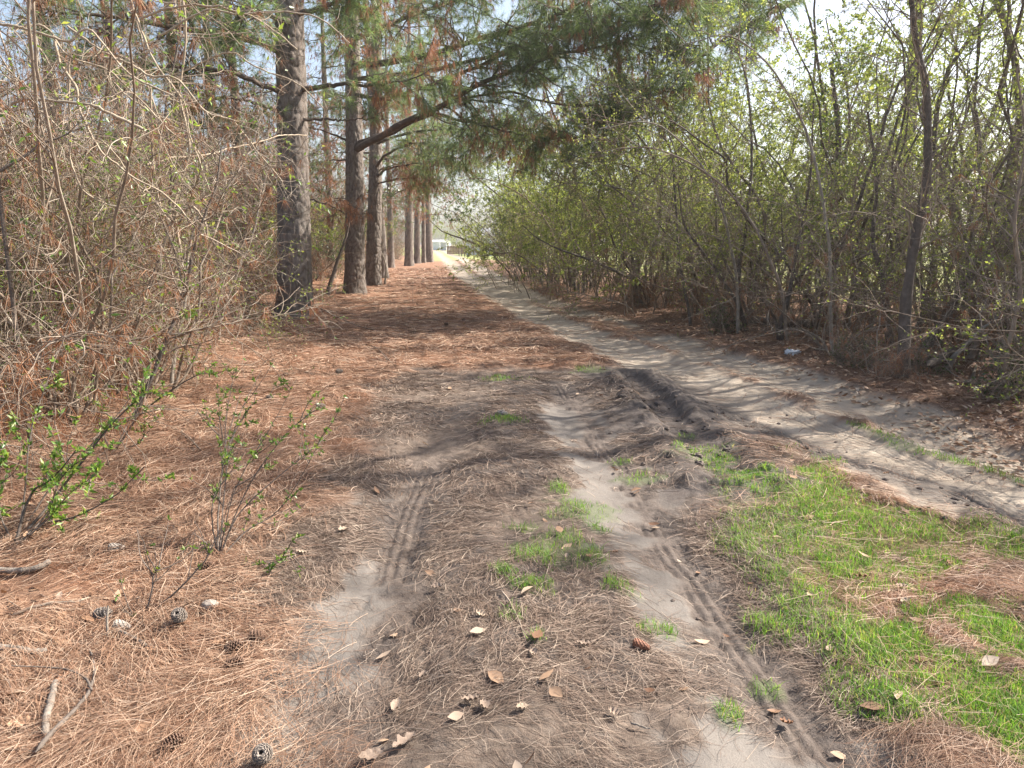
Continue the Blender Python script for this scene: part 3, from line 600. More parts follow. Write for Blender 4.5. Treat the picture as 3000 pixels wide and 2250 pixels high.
pine_detailed('second pine along the track, carrying the two long limbs that overhang it', (1040, 862), 19, 0.33, (0.5, 0.4), [
    dict(px=[(1060, 440), (1077, 420), (1130, 393), (1181, 362), (1271, 321), (1326, 294), (1407, 244), (1497, 212), (1565, 181), (1633, 158), (1720, 143), (1805, 127), (1880, 100)], Y=(Y2, 15), r=.115, n=40, len=2.3, dead=.15, bare=.3, dens=1.2, tuft=30),
    dict(px=[(1050, 190), (1136, 181), (1271, 158), (1362, 127), (1452, 99), (1543, 72), (1633, 45), (1714, 0), (1790, -60)], Y=(Y2, 14), r=.11, n=36, len=2.2, dead=.14, bare=.25, dens=1.2, tuft=30),
    dict(px=[(1055, 110), (1110, 85), (1181, 54), (1271, 23), (1335, 0), (1420, -50)], Y=(Y2, 17), r=.09, n=30, len=2.0, dead=.15, bare=.25, dens=1.2, tuft=28),
    dict(px=[(1072, 418), (1160, 380), (1267, 335), (1362, 357), (1430, 371), (1497, 389), (1588, 405), (1690, 403), (1790, 385)], Y=(Y2, 15.5), r=.06, n=38, len=1.7, dead=.22, bare=.35, droop=-.06, dens=1.2, tuft=28),
    dict(px=[(1070, 425), (1150, 390), (1290, 310), (1480, 270), (1600, 300), (1720, 310), (1850, 300), (1930, 270)], Y=(Y2, 14.5), r=.055, n=42, len=1.7, dead=.2, bare=.4, droop=-.05, dens=1.2, tuft=28),
    dict(px=[(1062, 230), (1200, 215), (1380, 180), (1560, 120), (1750, 60), (1950, 10), (2080, 20)], Y=(Y2, 13.5), r=.07, n=46, len=1.9, dead=.12, bare=.3, dens=1.2),
    dict(px=[(1055, 270), (1120, 290), (1200, 270), (1350, 215), (1500, 150), (1700, 90), (1850, 60), (1960, 50)], Y=(Y2, 14.5), r=.07, n=46, len=2.0, dead=.12, bare=.3, dens=1.2, tuft=28)],
    auto_limbs(6, 4.0, 7.5, 1.8, 4, .5, 120, 330) + auto_limbs(14, 8, 18, 3.8, 5, .1), 2)
pine_detailed('third pine along the track, with bare low limbs, close behind the second', (1092, 838), 19, 0.30, (0.95, 0.3), [
    dict(px=[(1085, 495), (1127, 457), (1190, 425), (1249, 422), (1300, 440), (1360, 445)], Y=(Y3, 23), r=.06, n=22, len=1.5, dead=.2, bare=.3),
    dict(px=[(1095, 520), (1140, 493), (1226, 479), (1317, 466), (1380, 455)], Y=(Y3, 24), r=.055, n=20, len=1.5, dead=.25, bare=.3),
    dict(px=[(1105, 420), (1180, 395), (1280, 380), (1400, 385), (1500, 420), (1580, 430)], Y=(Y3, 19), r=.06, n=30, len=1.8, dead=.12, bare=.3, tuft=28),
    dict(px=[(1105, 540), (1150, 528), (1215, 520), (1270, 530)], Y=(Y3, 25), r=.04, n=12, len=1.2, dead=.7, bare=.3)],
    auto_limbs(5, 4, 8, 2, 8, .5, 100, 340) + auto_limbs(14, 9, 18, 3.6, 9, .1), 3)

pine_detailed('tall pine behind the right thicket, one limb reaching down over the track', (0, 0), 17, 0.22, (-.4, 0), [
    dict(px=[(2600, -120), (2480, -60), (2340, 0), (2250, 40), (2160, 90), (2090, 140), (2020, 190), (1950, 270)], Y=(20, 13.5), r=.085, n=30, len=1.8, dead=.14, bare=.3, droop=-.08),
    dict(px=[(2600, -160), (2400, -150), (2200, -100), (2040, -30), (1900, 20)], Y=(20, 13), r=.08, n=30, len=1.8, dead=.12, bare=.3, droop=-.06)],
    auto_limbs(5, 10, 16, 2.4, 12, .1), 4, xy=(10.8, 20.0), sides=40)

# simpler pines: three kinds, copied for the row's far end and for the wood behind
def pine_kind(seed, H, r0, z0, L, lean, dead, n):
    random.seed(seed)
    parts = [('trunk', trunk_mesh('pine_trunk', [(0, 0, -0.15), (lean * .25, 0, H * .25), (lean * .6, .1, H * .6), (lean, .1, H)], ([0, 3, 8, H], [r0, r0 * .85, r0 * .62, .03]), 26, 0.16, 0.018, 6.0))]
    tw = []; G = []; Dd = []
    for (z, az, L_, up, d) in auto_limbs(n, z0, H * .98, L, seed, dead):
        p0 = np.array((lean * z / H, .1 * z / H, z)); dv = np.array((math.cos(R(az)), math.sin(R(az)), 0))
        c = np.array([p0, p0 + dv * L_ * .4 + (0, 0, up * L_ * .3), p0 + dv * L_ + (0, 0, up * L_ * .5)])
        wd, g, d_ = needle_branch(c, .02 + .009 * L_, int(4 + 3 * L_), .5 * L_, d if z > H * .4 else .75, 16, .2, .010, .3, M=10, twn=4, dens=.67)
        tw += [(*x, 0) for x in wd]; G.append(g); Dd.append(d_)
    parts.append(('branches', build_mesh('pine_branches', tw, M_LIMB))); parts.append(('crown', build_mesh('pine_crown', [(*joinVF(G), 0)], M_NEEDLE)))
    parts.append(('dead_needles', build_mesh('pine_dead_needles', [(*joinVF(Dd), 0)], M_DEADNEEDLE)))
    return parts
PK = [pine_kind(31, 18, .30, 4.0, 3.4, .7, .12, 24), pine_kind(32, 16, .24, 3.0, 3.0, -.5, .2, 22), pine_kind(33, 14, .17, 2.5, 2.4, .3, .3, 20)]
far_row = [((1198, 778), 0, 40, 'pine in the far group along the track, leftmost and stoutest of the group'), ((1222, 772), 1, 200, 'pine in the far group along the track, leaning beside the stoutest one'),
           ((1241, 770), 2, 10, 'thin pine in the far group along the track, second from the sunlit field'), ((1259, 768), 0, 120, 'last pine of the row along the track, standing against the sunlit field')]
for px, k, rz, lb in far_row:
    b = gp(*px); place(PK[k], 'pine_tree', (b[0], b[1], gz(*b) - .05), lb, 'tree', 'pines in a row along the left of the track', R(rz), 1.15)
b = gp(1122, 815); place(PK[1], 'pine_tree', (b[0], b[1], gz(*b) - .05), 'dark pine half hidden behind the third trunk of the row', 'tree', 'pines in a row along the left of the track', 1.0, 1.1)
for px, py, Y, k, rz, s in [(978, 0, 31, 2, 50, 1.0), (735, 0, 19, 2, 90, .9), (560, 0, 22, 1, 160, .9), (420, 0, 17, 2, 210, .85), (250, 0, 20, 1, 20, .9), (660, 0, 30, 0, 300, .95), (1150, 0, 48, 1, 130, 1.0)]:
    x = (px - 1500) / FPX * Y
    place(PK[k], 'pine_tree', (x, Y, gz(x, Y) - .05), 'slim pine standing in the shaded wood behind the row of pines', 'tree', 'pines in the wood behind the row', R(rz), s)

# ------------------------------------------------------------------ thicket: kinds of shrub
def drape(C, n, L, W):
    """dead needles caught on twigs, hanging down"""
    return tufts(C, np.tile(np.array((0, 0, -1.0)), (len(C), 1)), n, L, W, 0.5, 0.4)
def tangle_kind(seed, H, spread, nst, arch, leaves=60, dead=260, wood=None, tw=None):
    """bare many-stemmed shrub, tangled, with caught needles and a few leaves"""
    global rng
    rng = np.random.default_rng(seed)
    a = rng.uniform(0, 6.283, nst); rb = rng.uniform(0, .3, nst)
    B = np.stack([np.cos(a) * rb, np.sin(a) * rb, np.full(nst, -.06)], 1)
    D = np.stack([np.cos(a) * spread * rng.uniform(.3, 1, nst), np.sin(a) * spread * rng.uniform(.3, 1, nst), np.ones(nst)], 1)
    L = H * rng.uniform(.6, 1.25, nst)
    S = grow(B, D, L, 14, .14, -arch); Rs = taper(nst, 14, rng.uniform(.007, .02, nst), .2)
    B1, D1, t1, i1 = sprout(S, 13, .12, 1.0, 50, 20); L1 = rng.uniform(.35, 1.25, len(B1)) * H / 3.5
    S1 = grow(B1, D1, L1, 9, .22, -.015); R1 = taper(len(B1), 9, .0048, .35)
    B2, D2, t2, i2 = sprout(S1, 5, .15, 1.0, 55, 20); S2 = grow(B2, D2, rng.uniform(.12, .5, len(B2)), 5, .28, .0); R2 = taper(len(B2), 5, .0026, .5)
    parts = [('stems', build_mesh('shrub_stems', [(*tubes(S, Rs, 6), 0)], wood or M_TWIG)), ('canopy', build_mesh('shrub_twigs', [(*tubes(S1, R1, 4), 0), (*tubes(S2, R2, 3), 0)], tw or M_TWIG))]
    C, _ = on_curves(S1, dead); parts.append(('caught_needles', build_mesh('caught_needles', [(*drape(C, 9, .16, .0032), 0)], M_DEADNEEDLE)))
    if leaves:
        C, T = on_curves(S2, leaves, .3, 1); parts.append(('leaves', build_mesh('shrub_leaves', [(*leaf_cards(C, nrm(T + rng.normal(size=T.shape) * .7), rng.uniform(.025, .06, leaves), .018), 0)], M_SHRUBLEAF)))
    return parts
def brush_kind(seed, H, spread, nst, nleaf, lsize, mat, arch=.03, wood=None, stem_r=.014, tw=None, ztop=.3, rbase=1.1):
    """leafy brush: fans of thin stems, fine twigs, small leaves"""
    global rng
    rng = np.random.default_rng(seed)
    a = rng.uniform(0, 6.283, nst); rb = rbase * rng.uniform(0, 1, nst) ** .6
    B = np.stack([np.cos(a) * rb, np.sin(a) * rb, np.full(nst, -.06)], 1)
    D = np.stack([np.cos(a) * spread * rng.uniform(.2, 1, nst), np.sin(a) * spread * rng.uniform(.2, 1, nst), np.ones(nst)], 1)
    S = grow(B, D + np.array((-.12, 0, 0)), H * rng.uniform(.6, 1.2, nst), 14, .19, .03 - arch); Rs = taper(nst, 14, rng.uniform(.5, 1.2, nst) * stem_r, .2)
    B1, D1, t1, i1 = sprout(S, 13, ztop, 1.0, 48, 16); S1 = grow(B1, D1, rng.uniform(.3, 1.0, len(B1)) * H / 3.2, 8, .17, -.01); R1 = taper(len(B1), 8, .0045, .35)
    B2, D2, t2, i2 = sprout(S1, 5, .1, 1.0, 50, 18); S2 = grow(B2, D2, rng.uniform(.15, .45, len(B2)) * (H / 3.2) ** .5, 5, .2, .0); R2 = taper(len(B2), 5, .0024, .5)
    C, T = on_curves(S2, nleaf, .1, 1)
    return [('stems', build_mesh('brush_stems', [(*tubes(S, Rs, 6), 0)], wood or M_TWIGBROWN)), ('canopy', build_mesh('brush_twigs', [(*tubes(S1, R1, 4), 0), (*tubes(S2, R2, 3), 0)], tw or M_TWIGBROWN)),
            ('leaves', build_mesh('brush_leaves', [(*diamonds(C, nrm(T * .4 + rng.normal(size=T.shape)), rng.uniform(.7, 1.3, nleaf) * lsize, rng.uniform(.4, .62, nleaf) * lsize), 0)], mat))]
TK = [tangle_kind(101, 3.6, .5, 10, .03, 420, 330), tangle_kind(102, 2.6, .8, 11, .05, 260, 380), tangle_kind(103, 4.2, .35, 10, .02, 650, 300), tangle_kind(104, 1.7, .9, 9, .06, 40, 380, M_TWIGBROWN, M_TWIGBROWN)]
TK.append(tangle_kind(105, 6.2, .4, 12, .015, 500, 500, M_TWIGBROWN, M_TWIGBROWN)); TK.append(tangle_kind(106, 7.5, .35, 10, .01, 500, 500, M_DARKTRUNK, M_TWIG))
BK = [brush_kind(201, 3.2, .45, 9, 3400, .037, M_SPRING), brush_kind(202, 4.0, .55, 8, 4000, .037, M_SPRING, .045), brush_kind(203, 2.4, .5, 9, 2000, .034, M_SPRING, .03),
      brush_kind(204, 3.6, .35, 10, 900, .03, M_SPRING, .02)]
EK = [brush_kind(301, 4.6, .5, 8, 9000, .07, M_SPRING, .02, M_DARKTRUNK, .03, None, .12), brush_kind(302, 6.2, .45, 8, 10000, .08, M_GLOSSY, .015, M_DARKTRUNK, .045, None, .15)]
LT = [brush_kind(401, 7.0, .28, 5, 11000, .062, M_SPRING, .0, M_DARKTRUNK, .055, None, .25), brush_kind(402, 8.0, .33, 6, 12000, .062, M_SPRING, .0, M_DARKTRUNK, .06, None, .3)]
LT.append(brush_kind(403, 7.4, .36, 7, 4500, .05, M_SPRING, .0, M_DARKTRUNK, .045, M_TWIG, .15))
LOW = brush_kind(501, .5, .9, 8, 420, .035, M_GLOSSY, .03, None, .004, None, .3, .08)
rng = np.random.default_rng(77); rnd = random.Random(9)

# left thicket (front edge) and the shaded wood behind it
spots = []
for Y, xs_, kinds in [(5.7, (-4.5, -3.8), (0, 1)), (6.3, (-4.9, -4.1), (0, 2, 1)), (7.0, (-5.2, -4.4, -3.85), (2, 0, 1)), (7.9, (-5.9, -5.0, -4.3), (0, 2, 3, 1)), (9.0, (-6.7, -5.8, -5.0), (2, 0, 1)), (10.4, (-7.5, -6.6, -5.6, -5.0), (1, 0, 2)), (12.2, (-8.4, -7.3, -6.2, -5.4), (0, 2, 1)), (5.0, (-4.3,), (3,)), (4.3, (-3.9, -4.8), (3, 1)), (6.7, (-5.8, -4.6), (0, 2)), (8.4, (-6.6, -5.4, -4.7), (2, 4, 0)), (9.7, (-7.4, -6.2), (4, 4)), (11.3, (-8.2, -6.9, -5.7), (4, 0, 4)), (13.2, (-9.2, -7.8, -6.6, -5.7), (4, 4, 0, 1)), (7.3, (-6.3,), (2,))]:
    for i, x in enumerate(xs_): spots.append((x + rnd.uniform(-.25, .25), Y + rnd.uniform(-.3, .3), kinds[i % len(kinds)]))
for x, y, k in spots:
    place(TK[k], 'bare_shrub', (x, y, gz(x, y)), 'bare tan shrub with caught brown needles in the near thicket on the left', 'shrub', 'bare shrubs of the near thicket on the left', rnd.uniform(0, 6.28), rnd.uniform(.85, 1.15) * (1.0 if y < 7.5 else .8) * (.7 if k == 4 else 1))
for i in range(92):
    y = 14 + 40 * (i / 92) ** 1.2; el = np.interp(y, [p[1] for p in EDGE_L], [p[0] for p in EDGE_L]); x = el - 1.6 - rnd.random() ** 1.3 * (y * .55)
    k_ = rnd.choice((0, 1, 4, 4, 5)); place(TK[k_], 'understorey_shrub', (x, y, gz(x, y)), 'brown bare shrub filling the shaded wood behind the pine trunks', 'shrub', 'bare shrubs in the wood behind the pines', rnd.uniform(0, 6.28), rnd.uniform(.9, 1.3) * (.78 if k_ > 3 else 1))
for i in range(80):
    y = 15.5 + 55 * (i / 80) ** 1.15; el = np.interp(y, [p[1] for p in EDGE_L], [p[0] for p in EDGE_L]); x = el - .5 - rnd.random() * 2.6
    place(TK[(0, 2, 4, 3)[i % 4]], 'understorey_shrub', (x, y, gz(x, y)), 'twiggy brown shrub crowding close behind the row of pines', 'shrub', 'twiggy shrubs close behind the row of pines', rnd.uniform(0, 6.28), rnd.uniform(.8, 1.2))
for x, y, k, s in [(-4.9, 7.4, 0, .8), (-5.7, 8.8, 1, .72), (-5.2, 9.6, 0, .95), (-6.6, 9.4, 2, 1.25), (-6.2, 7.9, 0, .9), (-5.5, 11.0, 2, 1.2), (-7.4, 10.6, 0, 1.0), (-4.4, 6.6, 2, .8), (-5.3, 6.2, 2, .95)]:
    place(BK[k], 'leafing_shrub', (x, y, gz(x, y)), 'shrub in fresh green leaf among the bare shrubs of the left thicket', 'shrub', 'leafing shrubs of the left thicket', rnd.uniform(0, 6.28), s)
for x, y, k, s in [(-7.9, 19, 0, .8), (-8.2, 23.5, 0, .85), (-8.6, 28.5, 1, .75), (-9.4, 34, 0, .95), (-9.9, 39.5, 1, .8), (-10.4, 46, 0, 1.0), (-11.0, 53, 1, .9), (-11.6, 61, 0, 1.1), (-12.4, 70, 1, 1.0), (-11.4, 27, 1, .95), (-12.8, 36, 0, 1.2), (-9.5, 16, 0, .8), (-12.5, 21, 1, .8), (-8.5, 24, 0, .7), (-14, 30, 1, 1.0), (-10.5, 33, 1, .9), (-18, 26, 1, 1), (-20, 38, 1, 1.2), (-15, 44, 1, 1.2), (-11.5, 48, 1, 1), (-25, 42, 1, 1.3), (-7.6, 11.5, 0, .75), (-9.3, 9.8, 0, .7), (-7.0, 8.6, 0, .55)]:
    place(EK[k], 'evergreen_shrub', (x, y, gz(x, y)), 'dark leafy evergreen shrub deep in the wood behind the left thicket', 'shrub', 'evergreen shrubs in the left wood', rnd.uniform(0, 6.28), s)

# right thicket: brush along the edge, tall growth behind it
def edge_x(y): return float(np.interp(y, [p[1] for p in EDGE_R], [p[0] for p in EDGE_R]))
for y, d, k, s in [(3.4, 1.6, 3, .9), (4.6, 1.3, 2, .9), (5.6, 1.5, 3, .9), (6.6, 2.2, 0, .9), (7.6, 1.7, 3, .95), (8.6, 2.6, 3, 1.0), (9.5, 1.6, 2, .9), (10.4, 2.4, 1, .9), (11.4, 1.3, 3, .9), (12.3, 2.0, 0, 1.0), (13.4, 1.0, 3, 1.0), (14.2, 1.7, 1, 1.0), (15.4, .8, 0, 1.0), (16.4, 1.6, 3, 1.1), (17.5, .8, 1, 1.0), (18.6, 1.6, 1, 1.1), (19.8, .7, 0, 1.1), (21.2, 1.3, 1, 1.1), (22.8, .9, 0, 1.0), (24.5, .9, 0, 1.0), (26.5, .8, 2, 1.1), (29, .9, 0, 1.0), (32, .8, 2, 1.2), (36, 1.0, 0, 1.1), (41, 1.0, 2, 1.2), (47, 1.1, 0, 1.1), (54, 1.2, 2, 1.3), (2.0, 1.8, 0, .9), (.5, 1.9, 3, 1.0),
                   (4.2, 2.7, 0, .85), (6.0, 3.4, 1, .85), (8.0, 4.0, 1, .95), (10.0, 3.8, 0, 1.1), (12.6, 3.4, 1, 1.1), (15.0, 3.2, 1, 1.15), (17.6, 3.0, 1, 1.2), (20.6, 3.0, 0, 1.3)]:
    x = edge_x(y) + d
    if y > 23: x = max(x, -.034 * y + 1.3 * s)
    place(BK[k], 'leafing_shrub', (x, y, gz(x, y)), 'thin stemmed shrub with small spring green leaves in the thicket right of the track', 'shrub', 'leafing shrubs of the right thicket', rnd.uniform(0, 6.28), s)
for y, d, k, s in [(27, 2.3, 0, 1.0), (30, 2.6, 1, .95), (34, 2.2, 1, 1.0), (38, 2.6, 1, 1.1), (44, 2.6, 1, 1.1), (50, 2.4, 0, 1.3), (57, 2.2, 0, 1.2), (24, 3.2, 1, .9), (21.5, 2.1, 0, .85), (24.6, 1.7, 0, .95), (28.5, 1.5, 1, .85), (32.5, 1.6, 0, 1.2), (29, 5.0, 1, 1.1), (36, 5.5, 1, 1.2)]:
    x = edge_x(y) + d
    if y > 23: x = max(x, -.034 * y + 2.3 * s)
    place(EK[k], 'evergreen_tree', (x, y, gz(x, y)), 'dense dark green bushy evergreen right of the track towards its far end', 'tree', 'evergreens along the right of the track', rnd.uniform(0, 6.28), s)
for y, d, k, s in [(11.5, 5.2, 0, .75), (14, 5.5, 1, .7), (17, 5.0, 0, .8), (20, 5.0, 1, .85), (24, 6.0, 0, 1.0), (16, 8.5, 1, .8), (21, 9, 0, 1.0), (27, 9, 1, 1.1), (11, 8.0, 1, .6), (34, 9, 0, 1.2), (13.5, 11, 0, .8), (18, 14, 1, .9), (24, 17, 0, 1.0), (30, 15, 1, 1.2), (8.8, 4.6, 1, .6), (10.2, 3.3, 0, .75), (12.2, 3.0, 1, .72), (14.2, 2.6, 0, .85), (15.8, 3.6, 1, .85), (17.8, 2.2, 0, .9), (19.5, 3.4, 1, .95), (21.8, 2.3, 0, 1.0), (24.5, 2.2, 1, 1.0), (27.5, 3, 0, 1.1), (32, 3, 1, 1.1), (40, 3, 0, 1.2), (48, 3.2, 1, 1.2), (10.5, 6.2, 1, .7), (12.8, 7, 0, .85), (10.5, 4.6, 0, 1.25), (15.5, 6.2, 0, 1.3), (20, 6.4, 0, 1.35), (11.5, 1.9, 0, .68), (13.6, 2.2, 1, .7), (9.6, 2.6, 0, .62), (15.2, 1.7, 0, .72), (16.8, 1.6, 1, .75), (7.6, 5.6, 1, .8), (8.2, 4.6, 2, 1.2), (13.0, 5.4, 1, 1.25)]:
    x = edge_x(y) + d
    if y > 23: x = max(x, -.034 * y + 2.6 * s)
    if y < 12.5: k = 2
    place(LT[k], 'leafing_tree', (x, y, gz(x, y)), 'slender tree in fresh green leaf rising behind the right thicket', 'tree', 'trees behind the right thicket', rnd.uniform(0, 6.28), s)
for i in range(30):
    y = 6.5 + i * .75; x = edge_x(y) + 5.0 + rnd.random() * 4.5
    place(BK[i % 3], 'leafing_shrub', (x, y, gz(x, y)), 'sunlit green shrub showing between the stems at the back of the right thicket', 'shrub', 'sunlit shrubs at the back of the right thicket', rnd.uniform(0, 6.28), rnd.uniform(.9, 1.3))
for i in range(18):
    y = 4.5 + i * .9 + rnd.uniform(-.3, .3); x = edge_x(y) + rnd.uniform(.1, 2.6)
    place(TK[3] if i % 3 else TK[1], 'dead_brush', (x, y, gz(x, y)), 'low dead brown brush at the foot of the right thicket', 'shrub', 'dead brush at the foot of the right thicket', rnd.uniform(0, 6.28), rnd.uniform(.5, .95))

# ------------------------------------------------------------------ saplings drawn one by one
def sapling(name, label, px, Y, r0, mat, nb=14, bl=.9, nleaf=0, lm=None, lsize=.035, cat='sapling', tip=.25, b0=.3, M=36, wig=.012, twm=None, sub=6, group=None, caught=0):
    Y0, Y1 = Y if isinstance(Y, tuple) else (Y, Y)
    c = trace(px, Y0, Y1); base = c[0].copy(); base[2] = gz(base[0], base[1]) - .03
    root = thing(name, base, label, cat, group)
    P = smooth_line(c, M) - base; P = P + np.cumsum(rng.normal(size=P.shape), 0) * wig * .35
    P[0] = (0, 0, -.05); k = 10 if r0 > .04 else 7
    rad = taper(1, M, r0, tip, .8) * (1 + .07 * rng.normal(size=(1, M))); rad[:, 0] *= 1.25
    obj('trunk', build_mesh('sapling_trunk', [(*tubes(P[None], rad, k), 0)], mat), root)
    B, D, t, _ = sprout(P[None], nb, b0, .99, 52, 16); S = grow(B, D, bl * rng.uniform(.5, 1.4, nb) * (1.1 - .5 * t), 9, .16, .03); R1 = taper(nb, 9, np.minimum(r0 * .42, .011) * (1.15 - .6 * t), .25)
    B2, D2, _, _ = sprout(S, sub, .15, 1, 50, 18); S2 = grow(B2, D2, bl * .42 * rng.uniform(.4, 1.3, len(B2)), 6, .2, .0); R2 = taper(len(B2), 6, .003, .5)
    B3, D3, _, _ = sprout(S2, 3, .2, 1, 50, 18); S3 = grow(B3, D3, bl * .2 * rng.uniform(.4, 1.3, len(B3)), 4, .2, .0); R3 = taper(len(B3), 4, .002, .6)
    obj('crown', build_mesh('sapling_crown', [(*tubes(S, R1, 5), 0), (*tubes(S2, R2, 3), 0), (*tubes(S3, R3, 3), 0)], twm or mat), root)
    if nleaf:
        C, T = on_curves(np.concatenate([S3]), nleaf, .2, 1)
        obj('leaves', build_mesh('sapling_leaves', [(*leaf_cards(C, nrm(T * .5 + rng.normal(size=T.shape)), lsize * rng.uniform(.7, 1.3, nleaf), lsize * .45), 0)], lm or M_SPRING), root)
    if caught:
        C, _ = on_curves(S2, caught); obj('caught_needles', build_mesh('caught_needles', [(*drape(C, 9, .15, .003), 0)], M_DEADNEEDLE), root)
    return root
